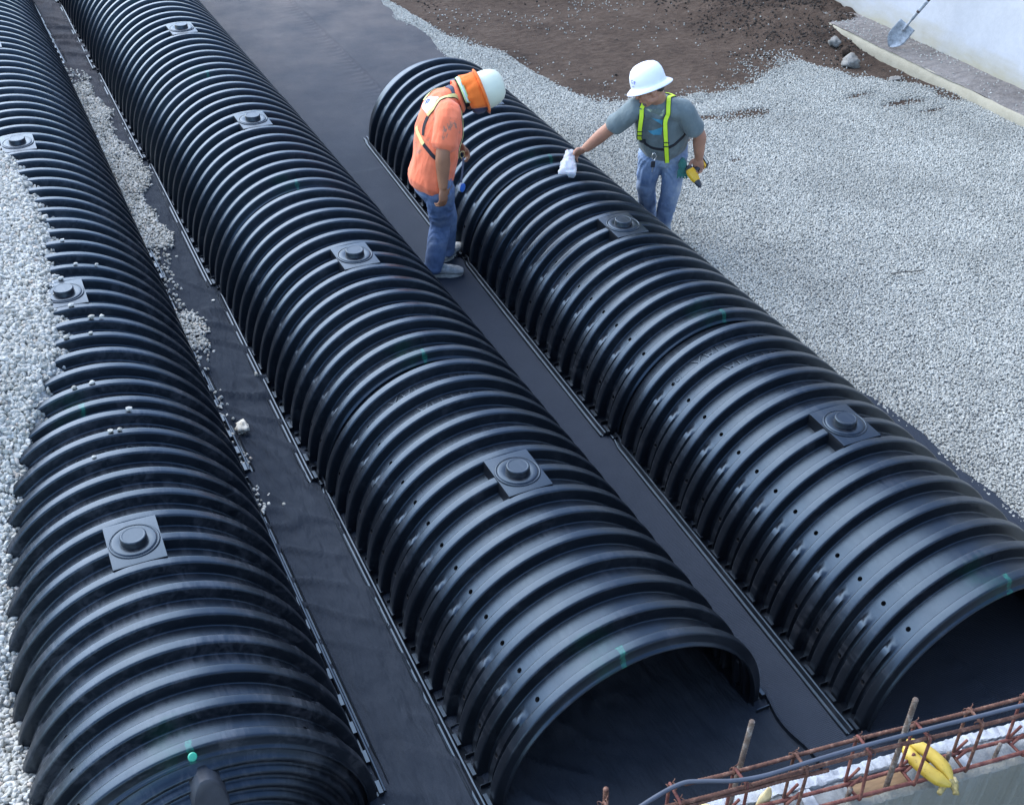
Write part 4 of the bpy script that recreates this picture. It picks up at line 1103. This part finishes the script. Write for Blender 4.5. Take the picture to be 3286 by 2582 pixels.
# ---- worker in grey: stands beyond the right row and reaches across it
FG = V3(-.45,-.89,0).normalized(); SG = V3(FG.y, -FG.x, 0)*-1     # SG points to his left (image right)
pg = empty('person', (2.46, 2.74, .01)); tag(pg, 'person in grey T-shirt and white hard hat, reaching across the right row', 'person')
G = dict(pel=V3(2.370,2.585,.725), bel=V3(2.315,2.545,.90), che=V3(2.235,2.485,1.04), upp=V3(2.175,2.445,1.115), nek=V3(2.165,2.425,1.18), hed=V3(2.095,2.400,1.255))
G['rsh'] = V3(2.030,2.455,1.115); G['lsh'] = V3(2.315,2.335,1.105)
G['rel'] = V3(1.925,2.610,.925); G['rwr'] = V3(1.835,2.715,.775); G['lel'] = V3(2.452,2.315,.925); G['lwr'] = V3(2.505,2.360,.745)
G['rhp'] = G['pel']-SG*.082+V3(0,0,-.02); G['lhp'] = G['pel']+SG*.082+V3(0,0,-.02)
G['rkn'] = V3(2.335,2.700,.41); G['lkn'] = V3(2.455,2.575,.41); G['ran'] = V3(2.470,2.840,.11); G['lan'] = V3(2.478,2.655,.11)
UG = V3(-.26,.283,.914).normalized(); HFG = V3(-.88,.30,-.36)
bm = bmesh.new(); head(bm, G['hed'], HFG, UG, .92)
loft(bm, [G['upp']+V3(.01,.01,-.05), G['nek'], G['hed']-UG*.03], [(.080,.07),(.060,.062),(.055,.058)], SG)
loft(bm, [G['pel'], G['bel'], G['che'], G['upp']], [(.13,.09),(.14,.11),(.15,.10),(.13,.075)], SG)
for a, b, c_ in (('rsh','rel','rwr'), ('lsh','lel','lwr')):
    loft(bm, [G['upp'].lerp(G[a], .5), G[a], G[a].lerp(G[b], .5), G[b], G[b].lerp(G[c_], .35), G[c_]], [(.05,.05),(.055,.055),(.050,.050),(.044,.044),(.044,.043),(.028,.030)], FG, 16)
for a, b, c_ in (('rhp','rkn','ran'), ('lhp','lkn','lan')):
    loft(bm, [G[a]+V3(0,0,.03), G[a].lerp(G[b], .5), G[b], G[b].lerp(G[c_], .35), G[c_], G[c_]-V3(0,0,.05)], [(.075,.08),(.064,.07),(.048,.052),(.050,.052),(.034,.038),(.034,.036)], SG, 16)
hand(bm, G['rwr'], V3(-.52,.62,-.58), V3(-.35,-.45,-.8), 1.0, (.45,.5,.55,.6), 1, thumb_curl=.6)
hand(bm, G['lwr'], V3(.10,.06,-1), V3(-.75,-.55,-.2), 1.0, (.85,.95,.95,.95), 1, thumb_curl=.9)
link('body', bake(bm, 'body', .0048, [M_skin_g], 3), pg, -pg.location)
bm = bmesh.new()
loft(bm, [V3(2.350,2.575,.775), V3(2.335,2.56,.83), V3(2.300,2.53,.92), V3(2.235,2.485,1.03), V3(2.180,2.448,1.105), V3(2.172,2.440,1.14), V3(2.165,2.43,1.165)],
     [(.160,.140),(.170,.162),(.176,.170),(.174,.138),(.150,.100),(.100,.082),(.072,.070)], SG, 28, 5)
for a, b, t in (('rsh','rel', .72), ('lsh','lel', .72)):
    e = G[a].lerp(G[b], t); loft(bm, [G['upp'].lerp(G[a], .4), G[a], G[a].lerp(G[b], .40), e], [(.080,.075),(.076,.072),(.072,.066),(.074,.068)], FG, 20, 4)
shirt_g = link('t_shirt', bake(bm, 't_shirt', .0065, [M_grey], 3, .5, wrinkle(14, .0055, 9)), pg, -pg.location)
bm = bmesh.new()
loft(bm, [G['pel']+V3(.0,0,.07), G['pel']+V3(.01,.01,.015), G['pel']+V3(.01,.01,-.05)], [(.148,.115),(.160,.125),(.152,.118)], SG, 24, 4)
for a, b, c_ in (('rhp','rkn','ran'), ('lhp','lkn','lan')):
    loft(bm, [G[a], G[a].lerp(G[b], .45), G[b], G[b].lerp(G[c_], .45), G[c_].lerp(G[b], .08), G[c_]-V3(0,0,.03)], [(.088,.102),(.082,.092),(.068,.076),(.064,.070),(.058,.064),(.062,.068)], SG, 20, 5)
link('jeans', bake(bm, 'jeans', .0062, [M_den_g], 3, .5, folds(7, .0045)), pg, -pg.location)
boot(pg, G['ran']-pg.location, V3(-.75,-.5,0), M_pinkshoe, M_sole, name='shoe', k=.95); boot(pg, G['lan']-pg.location, V3(-.45,-.85,0), M_pinkshoe, M_sole, name='shoe', k=.95)
MG = frame_m(HFG, UG); hat_g = G['hed']+UG*.040
helmet(pg, hat_g, MG, M_hat_g, True, .86, loc=pg.location)
# ---------------------------------------------------------------- straps, patches and the things the workers hold
from mathutils.bvhtree import BVHTree
def bvh_of(o): 
    me = o.data; off = o.location + (o.parent.location if o.parent else Vector())
    return BVHTree.FromPolygons([v_.co+off for v_ in me.vertices], [p.vertices[:] for p in me.polygons])
BO, BG = bvh_of(shirt_o), bvh_of(shirt_g)
def ribbon(parent, name, pts, width, mat, bvh=None, off=.004, thick=.003, wdir=None, n=7):
    P = catmull(pts, n); N = []; nm0 = None
    if bvh:
        Q = []
        for p in P:
            loc, nm, _, d = bvh.find_nearest(p); Q.append(loc+nm*off); N.append(nm)
        P = [Q[0]]+[(Q[i-1]+Q[i]*2+Q[i+1])/4 for i in range(1, len(Q)-1)]+[Q[-1]]
        N = [sum((N[j] for j in range(max(0, i-3), min(len(N), i+4))), Vector()).normalized() for i in range(len(N))]
    V = []; F = []
    for i, p in enumerate(P):
        t = (P[min(i+1, len(P)-1)]-P[max(0, i-1)]).normalized()
        if bvh: nn = N[i]
        else: nn = Vector(wdir).cross(t).normalized() * -1
        s = t.cross(nn).normalized(); nn = s.cross(t)
        for u, h in ((-1, -thick), (-1, 0), (-.5, thick*.25), (.5, thick*.25), (1, 0), (1, -thick)): V.append(p+s*width/2*u+nn*h-parent.location)
    for i in range(len(P)-1):
        for k in range(6): a = i*6+k; b = i*6+(k+1) % 6; F.append((a, b, b+6, a+6))
    F.append(tuple(range(6))[::-1]); F.append(tuple(len(V)-6+k for k in range(6)))
    bm = bmesh.new(); m0 = mesh('t', V, F); bm.from_mesh(m0)
    return link(name, bm_mesh(name, bm, [mat], True, 60), parent)
def patch(parent, name, q, mat, bvh, off=.003, nu=14, nv=12, thick=.0015):
    q = [Vector(p) for p in q]; V = []; F = []
    for j in range(nv+1):
        for i in range(nu+1):
            u, w_ = i/nu, j/nv; p = (q[0]*(1-u)+q[1]*u)*(1-w_)+(q[3]*(1-u)+q[2]*u)*w_
            loc, nm, _, _ = bvh.find_nearest(p); V.append(loc+nm*off-parent.location)
    for j in range(nv):
        for i in range(nu): a = j*(nu+1)+i; F.append((a, a+1, a+nu+2, a+nu+1))
    return link(name, mesh(name, V, F, [mat]), parent)
def text_patch(parent, name, body, q, mat, bvh, u0, v0, size, off=.0055, asp=1.0, font_bold=0, ctr=None):
    """text laid in patch coordinates: u to q1, v down to q3"""
    cu = bpy.data.curves.new('t', 'FONT'); cu.body = body; cu.size = 1; cu.resolution_u = 3; cu.offset = font_bold
    o = bpy.data.objects.new('t', cu); C.objects.link(o); dg = bpy.context.evaluated_depsgraph_get(); me = bpy.data.meshes.new_from_object(o.evaluated_get(dg)); bpy.data.objects.remove(o)
    q = [Vector(p) for p in q]
    for v_ in me.vertices:
        u, w_ = u0+v_.co.x*size*asp, v0-v_.co.y*size
        p = (q[0]*(1-u)+q[1]*u)*(1-w_)+(q[3]*(1-u)+q[2]*u)*w_
        if bvh:
            loc, nm, _, _ = bvh.find_nearest(p)
            if ctr is not None and (loc-ctr).dot(nm) < 0: nm = -nm
            v_.co = loc+nm*off-parent.location
        else: v_.co = p-parent.location
    me.materials.clear(); me.materials.append(mat); me.name = name
    return link(name, me, parent)
M_hiviz = simple('lime_yellow_webbing', (.55,.74,.03), .7, .06, 40); M_pale_y = simple('worn_pale_yellow_webbing', (.60,.56,.22), .8, .15, 30)
M_label = simple('white_label_cloth', (.62,.62,.74), .8, .05); M_blue = simple('blue_print', (.05,.07,.42), .7, .1); M_grit = simple('grey_elastic', (.08,.085,.12), .8, .15)
# orange worker: harness over the back
S1 = [(.698,2.696,1.188),(.736,2.690,1.232),(.787,2.686,1.273),(.845,2.712,1.279),(.885,2.720,1.278),(.917,2.712,1.260),(.941,2.700,1.215),(.955,2.690,1.14),(.945,2.675,1.06),(.915,2.650,.98),(.885,2.630,.90)]
hs = ribbon(po, 'harness_strap', S1, .030, M_black, BO, .004); ribbon(po, 'reflective_tape', [Vector(p) for p in S1], .023, M_pale_y, BO, .0075)
S2 = [(.735,2.835,1.225),(.775,2.850,1.262),(.83,2.85,1.275),(.88,2.845,1.285)]
ribbon(po, 'harness_strap', S2, .026, M_pale_y, BO, .005)
S3 = [(.625,2.745,1.11),(.64,2.706,1.072),(.651,2.638,1.032)]
ribbon(po, 'harness_strap', S3, .026, M_pale_y, BO, .005)
ribbon(po, 'harness_strap', [(.696,2.691,1.184),(.675,2.681,1.136),(.656,2.66,1.078)], .022, M_black, BO, .004)
ribbon(po, 'harness_strap', [(.651,2.638,1.032),(.669,2.598,.996),(.700,2.571,.958),(.76,2.55,.92)], .022, M_black, BO, .004)
ribbon(po, 'elastic_band', [(.880,2.80,1.29),(.890,2.747,1.303),(.893,2.722,1.281)], .030, M_grit, BO, .004)
LQ = [(.745,2.815,1.255),(.790,2.716,1.270),(.702,2.698,1.190),(.712,2.810,1.205)]
patch(po, 'back_label', LQ, M_label, BO, .005)
LT = [LQ[0], LQ[1], LQ[2], LQ[3]]
text_patch(po, 'label_letter', 'C', LT, M_blue, BO, .06, .46, .55, .0075, .75, .012); text_patch(po, 'label_letter', 'P', LT, M_blue, BO, .40, .70, .60, .0075, .75, .012)
text_patch(po, 'label_small_print', 'IIIIIII', LT, M_blue, BO, .14, .90, .14, .0075, .9)
# carabiner, tape measure and lanyard at his front
bm = bmesh.new(); add_tube(bm, [V3(.895,2.618,.93)-po.location+V3(.016*math.sin(a), 0, .022*math.cos(a)) for a in np.linspace(0, 6.283, 15)], .0035, 6); link('carabiner', bm_mesh('carabiner', bm, [simple('brass', (.5,.42,.2), .35, .1, metal=.8)]), po)
ribbon(po, 'lanyard', [(.895,2.60,.92),(.885,2.585,.86),(.872,2.575,.80),(.868,2.57,.765)], .012, M_grit, None, wdir=(1,-.3,0))
tm = link('tape_measure', None, None) if False else empty('tape_measure', (.868,2.566,.735)); tag(tm, 'small white and blue tape measure hanging at the hip of the worker in orange', 'tape measure')
rt = Matrix.Rotation(R(90), 4, 'X') @ Matrix.Rotation(R(35), 4, 'Y')
bm = bmesh.new(); add_lathe(bm, [(0,-.014),(.024,-.014),(.028,-.010),(.028,.004),(0,.004)], 24, rt); link('case', bm_mesh('case', bm, [simple('white_case', (.66,.68,.70), .4, .05)], True, 40), tm)
bm = bmesh.new(); add_lathe(bm, [(0,.0045),(.0285,.0045),(.0285,.011),(.022,.014),(0,.014)], 24, rt); link('blue_cover', bm_mesh('blue_cover', bm, [simple('blue_case', (.03,.12,.42), .4, .1)], True, 40), tm)
# grey worker: hanging lime straps, waist belt, print
def hv(pts, w_=.034, bvh=None, n=7, off=.006, **k):
    ribbon(pg, 'strap_edge', pts, w_, M_black, bvh, off, .003, n=n, **k)
    return ribbon(pg, 'harness_strap', [Vector(p)+(Vector() if bvh else V3(-.0012,-.0035,.001)) for p in pts], w_*.76, M_hiviz, bvh, off+.003, .003, n=n, **k)
hv([(2.100,2.455,1.185),(2.062,2.412,1.178),(2.030,2.385,1.145)], bvh=BG)
hv([(2.030,2.380,1.140),(2.030,2.375,1.09),(2.030,2.378,1.04),(2.037,2.390,.99),(2.047,2.402,.955)], wdir=SG)
hv([(2.047,2.402,.955),(2.062,2.425,.925),(2.085,2.450,.900)], wdir=SG)
ribbon(pg, 'waist_strap', [(2.085,2.450,.900),(2.11,2.455,.885),(2.150,2.475,.868)], .026, M_black, None, wdir=(0,0,1))
ribbon(pg, 'waist_strap', [(2.146,2.488,.855),(2.207,2.424,.828),(2.257,2.389,.837),(2.329,2.368,.883),(2.38,2.40,.935),(2.40,2.45,.97)], .022, M_black, BG, .004)
hv([(2.285,2.50,1.165),(2.300,2.44,1.178),(2.275,2.40,1.185),(2.237,2.391,1.183),(2.203,2.34,1.153),(2.199,2.329,1.102),(2.190,2.335,1.085)], bvh=BG)
hv([(2.193,2.325,1.095),(2.180,2.322,1.06),(2.183,2.315,1.0),(2.195,2.315,.93),(2.212,2.322,.86),(2.232,2.335,.79),(2.245,2.345,.755)], wdir=SG)
for p in ((2.040,2.392,.975), (2.199,2.314,.905)):
    bm = bmesh.new(); Mx = Matrix.Translation(V3(*p)-pg.location+V3(-.004,-.008,0)) @ Matrix.Rotation(math.atan2(SG.y, SG.x), 4, 'Z'); add_box(bm, (-.019,-.002,.011), (.019,.003,.016), Mx); add_box(bm, (-.019,-.002,-.016), (.019,.003,-.011), Mx)
    link('strap_slider', bm_mesh('strap_slider', bm, [M_black], False), pg)
M_pr1 = cloth('pale_yellow_print', (.36,.42,.28), (.46,.52,.36), (.075,.098,.10), (.50,.56)); M_pr2 = cloth('pale_blue_print', (.30,.42,.44), (.42,.52,.52), (.075,.098,.10), (.46,.50)); M_pr3 = cloth('sky_blue_print', (.05,.26,.40), (.12,.36,.48), (.075,.098,.10), (.55,.62))
patch(pg, 'shirt_print', [(2.049,2.379,1.143),(2.181,2.345,1.13),(2.171,2.349,1.086),(2.090,2.372,1.118)], M_pr1, BG, .0022); patch(pg, 'shirt_print', [(2.046,2.375,1.12),(2.093,2.372,1.112),(2.107,2.386,1.066),(2.065,2.386,1.079)], M_pr2, BG, .0032)
patch(pg, 'shirt_print', [(2.107,2.386,1.075),(2.186,2.352,1.06),(2.188,2.36,1.015),(2.152,2.368,1.045)], M_pr3, BG, .0022); patch(pg, 'shirt_print', [(2.128,2.43,.966),(2.190,2.361,1.004),(2.197,2.374,.945),(2.158,2.405,.940)], M_pr3, BG, .0022)
# hat logo
def hat_pt(M, c, k, az, z, out=1.012):
    r_ = float(np.interp(z, [0, .02, .05, .085, .118, .142], [1, 1, .985, .93, .80, .58])); return Vector(c)+M @ Vector((math.sin(az)*.112*r_*k*out, (math.cos(az)*.132*r_-.006*(1-r_))*k*out, z*k))
hq = [hat_pt(MG, hat_g, .86, a, z) for a, z in ((.42,.070), (-.16,.070), (-.16,.022), (.42,.022))]
hq = [hat_pt(MG, hat_g, .86, a, z) for a, z in ((.30,.080), (.95,.080), (.95,.026), (.30,.026))]
BH = bvh_of([o for o in pg.children if o.name.startswith('hard_hat')][0])
text_patch(pg, 'hat_letter', 'C', hq, M_blue, BH, .08, .52, .62, .0022, .7, .012, hat_g); text_patch(pg, 'hat_letter', 'P', hq, M_blue, BH, .46, .68, .58, .0022, .7, .012, hat_g)
text_patch(pg, 'hat_small_print', 'IIIIIIII', hq, M_blue, BH, .12, 1.02, .20, .0022, .8, 0, hat_g)
# eyes, brows, hair
def face_bits(parent, c, f, u, k, hair):
    M = frame_m(f, u); 
    def part(name, p, r, mat):
        bm = bmesh.new(); blob(bm, Vector(c)+M @ Vector([x*k for x in p])-parent.location, [x*k for x in r], M, 2); return link(name, bm_mesh(name, bm, [mat]), parent)
    for s in (-1, 1):
        part('eye', (s*.027, .0905, -.008), (.011, .004, .0045), M_hair); part('eyebrow', (s*.028, .0955, .010), (.016, .004, .004), M_hair)
    part('lips', (0, .0945, -.057), (.019, .005, .004), M_lip)
    part('beard_stubble', (0, .0600, -.076), (.0375, .0300, .0250), M_stub)
    bm = bmesh.new(); blob(bm, Vector(c)+M @ Vector((0, -.026*k, .030*k))-parent.location, (.0745*k, .086*k, .084*k), M, 3); link('hair', bm_mesh('hair', bm, [hair]), parent)
M_hair = simple('dark_hair', (.018,.014,.012), .8, .3, 60, .003); M_lip = simple('lip_skin', (.16,.07,.055), .5, .1); M_stub = simple('grey_stubble_skin', (.13,.085,.070), .8, .35, 160)
face_bits(pg, G['hed'], HFG, UG, .92, M_hair); face_bits(po, O['hed'], HFO, UO, .90, M_hair)
# leather tool belt piece, carabiner with key, green glove
bm = bmesh.new(); loft(bm, [V3(2.300,2.450,.775)-pg.location, V3(2.37,2.455,.795)-pg.location, V3(2.43,2.50,.815)-pg.location], [(.010,.020),(.013,.032),(.010,.034)], FG, 14, 4)
link('tool_belt', bm_mesh('tool_belt', bm, [simple('tan_leather', (.26,.15,.08), .7, .25, 20, .003)]), pg)
cb = V3(2.190,2.425,.775)
bm = bmesh.new(); add_tube(bm, [cb-pg.location+SG*.013*math.sin(a)+V3(0,0,.026*math.cos(a)) for a in np.linspace(0, 6.283, 17)], .003, 6)
link('carabiner', bm_mesh('carabiner', bm, [simple('polished_metal', (.7,.7,.72), .25, .05, metal=.9)]), pg)
bm = bmesh.new(); Mx = Matrix.Translation(cb-pg.location+V3(-.004,-.004,-.052)) @ Matrix.Rotation(math.atan2(SG.y, SG.x), 4, 'Z'); add_box(bm, (-.014,-.006,-.022), (.014,.006,.022), Mx, .004); link('key_fob', bm_mesh('key_fob', bm, [M_black], True, 50), pg)
bm = bmesh.new(); add_box(bm, (-.004,-.001,-.055), (.004,.001,-.02), Mx); link('key', bm_mesh('key', bm, [simple('key_metal', (.55,.55,.56), .3, .05, metal=.8)], False), pg)
gl = bmesh.new(); gp = V3(2.415,2.410,.690)
loft(gl, [gp+V3(-.01,-.01,.035), gp, gp+V3(.012,.006,-.04), gp+V3(.010,.008,-.075)], [(.018,.022),(.030,.026),(.026,.024),(.012,.014)], SG, 14, 4)
for i in range(4):
    q = gp+SG*(-.020+.014*i)+V3(0,0,-.045); loft(gl, [q, q+V3(.004*i,0,-.03), q+SG*.006*(i-1)+V3(.003,.0,-.058)], [(.0085,.0085),(.008,.008),(.006,.006)], SG, 8, 3)
tag(link('glove', bake(gl, 'glove', .0035, [cloth('teal_green_knit', (.035,.14,.12), (.06,.20,.17))], 2, .5, wrinkle(5, .003, 45))), 'teal green knitted work glove tucked at the left thigh of the worker in grey', 'glove')
# cordless drill in his left hand
dr = empty('cordless_drill', (2.50, 2.345, .68)); tag(dr, 'yellow and black cordless drill hanging from the left hand of the worker in grey', 'drill')
M_dy = simple('yellow_tool_plastic', (.75,.42,.02), .4, .08, 30); M_dk = simple('dark_grey_tool_plastic', (.035,.035,.04), .5, .15, 40)
rear, tipd, bat = V3(2.448,2.385,.668), V3(2.470,2.262,.585), V3(2.590,2.372,.704)
axd = (tipd-rear).normalized(); hd = (bat-rear.lerp(tipd, .38)).normalized(); sdv = axd.cross(hd).normalized(); D0 = dr.location
lf = lambda pts, rad, sd, sg=16: (lambda b: (loft(b, [p-D0 for p in pts], rad, sd, sg, 4), b)[1])(bmesh.new())
mb = lf([rear, rear+axd*.022], [(.024,.024),(.028,.028)], sdv); link('rear_cap', bm_mesh('rear_cap', mb, [M_dk]), dr)
mb = lf([rear+axd*.022, rear+axd*.05, rear+axd*.085, rear+axd*.105], [(.029,.031),(.031,.034),(.029,.031),(.025,.026)], sdv); link('motor_housing', bm_mesh('motor_housing', mb, [M_dy]), dr)
mb = lf([rear+axd*.104, rear+axd*.125, rear+axd*.150, rear+axd*.158], [(.021,.021),(.021,.021),(.013,.013),(.008,.008)], sdv); link('chuck', bm_mesh('chuck', mb, [M_dk]), dr)
hb = rear+axd*.050
mb = lf([hb+hd*.02, hb+hd*.06, hb+hd*.10], [(.017,.021),(.0155,.019),(.018,.024)], sdv, 14); link('handle', bm_mesh('handle', mb, [M_dk]), dr)
Mb = Matrix((sdv, axd, hd)).transposed().to_4x4(); Mb.translation = hb+hd*.108-D0
bm = bmesh.new(); add_box(bm, (-.026,-.036,-.010), (.026,.032,.006), Mb, .005); link('foot_plate', bm_mesh('foot_plate', bm, [M_dy], True, 40), dr)
bm = bmesh.new(); add_box(bm, (-.030,-.044,.0065), (.030,.036,.032), Mb, .006); bt = link('battery', bm_mesh('battery', bm, [M_dk], True, 40), dr)
bm = bmesh.new(); add_box(bm, (-.0305,-.03,.012), (.0308,.026,.024), Mb); link('battery_label', bm_mesh('battery_label', bm, [simple('pale_label', (.42,.42,.36), .6)], False), bt)
bm = bmesh.new(); add_box(bm, (-.006,.012,-.088), (.006,.026,-.070), Mb, .003); link('trigger', bm_mesh('trigger', bm, [M_dk], True, 40), dr)
# thin translucent bag pinched by his right hand
s = NT('translucent_bag_film'); s.set(color=(.50,.52,.57), rough=.35, trans=.0, alpha=.6); s.b.inputs['Subsurface Weight'].default_value = .2; M_bag = s.m
bm = bmesh.new(); loft(bm, [V3(1.768,2.780,.745), V3(1.742,2.760,.738), V3(1.710,2.715,.715), V3(1.675,2.655,.690), V3(1.640,2.60,.668)], [(.012,.010),(.030,.022),(.042,.030),(.055,.032),(.062,.020)], (.89,-.44,0), 40, 9)
for v_ in bm.verts:
    q = v_.co; v_.co = q + Vector((mnoise.noise(q*38), mnoise.noise(q*38+Vector((7,0,0))), mnoise.noise(q*34+Vector((0,9,0)))))*.009 + Vector((mnoise.noise(q*90), 0, mnoise.noise(q*90+Vector((3,3,3)))))*.003
tag(link('plastic_bag', bm_mesh('plastic_bag', bm, [M_bag], True)), 'crumpled translucent white plastic bag pinched on the crown of the right row', 'bag')
# single stones left on the ribs of the left row
PB = [(-1.48,2.10,.64,.014),(-1.43,2.125,.633,.011),(-1.51,1.95,.64,.010),(-1.45,1.215,.632,.013),(-1.575,1.50,.645,.012),(-1.56,1.06,.645,.011),(-1.52,1.05,.642,.010),(-1.66,.895,.64,.009),(-1.56,2.27,.645,.013),(-1.63,1.90,.643,.014),(-1.36,2.70,.61,.009),(-1.57,2.55,.645,.013),(-1.62,2.36,.643,.012),(-1.50,3.05,.64,.011),(-1.56,3.30,.645,.012),(-1.47,2.62,.637,.010),(-1.66,1.36,.64,.011)]
ORD = 'zero first second third fourth fifth sixth seventh eighth'.split(); seen = {}
for i, (x, y, z, r_) in enumerate(PB):
    k, j = min(((k, j) for k in range(4) for j in range(14)), key=lambda a: abs(ROWS[1][a[0]][1]+RIB_Y[a[1]]-y))
    yr = ROWS[1][k][1]+RIB_Y[j]; d = 6-j
    o = rock('pebble', (x, yr+.003, z+.004+r_*.55), r_, M_stone_w, 31+i*3.3, (1.2,.9,.75), 2, .35)
    port = ('nearest', 'second', 'third')[k]+' port'
    where = ('%s rib %s the %s' % (ORD[abs(d)], 'beyond' if d > 0 else 'before', port)) if d else 'rib of the '+port
    n_ = seen.get(where, 0); seen[where] = n_+1
    lead = ('White pebble', 'Another white pebble', 'Extra white pebble')[n_].lower()
    side = ' left of the crown' if x < -1.60 else (' right of the crown' if x > -1.53 else '')
    tag(o, '%s, %s, left row%s' % (lead, where, side), 'pebble', 'pebbles on the left row')
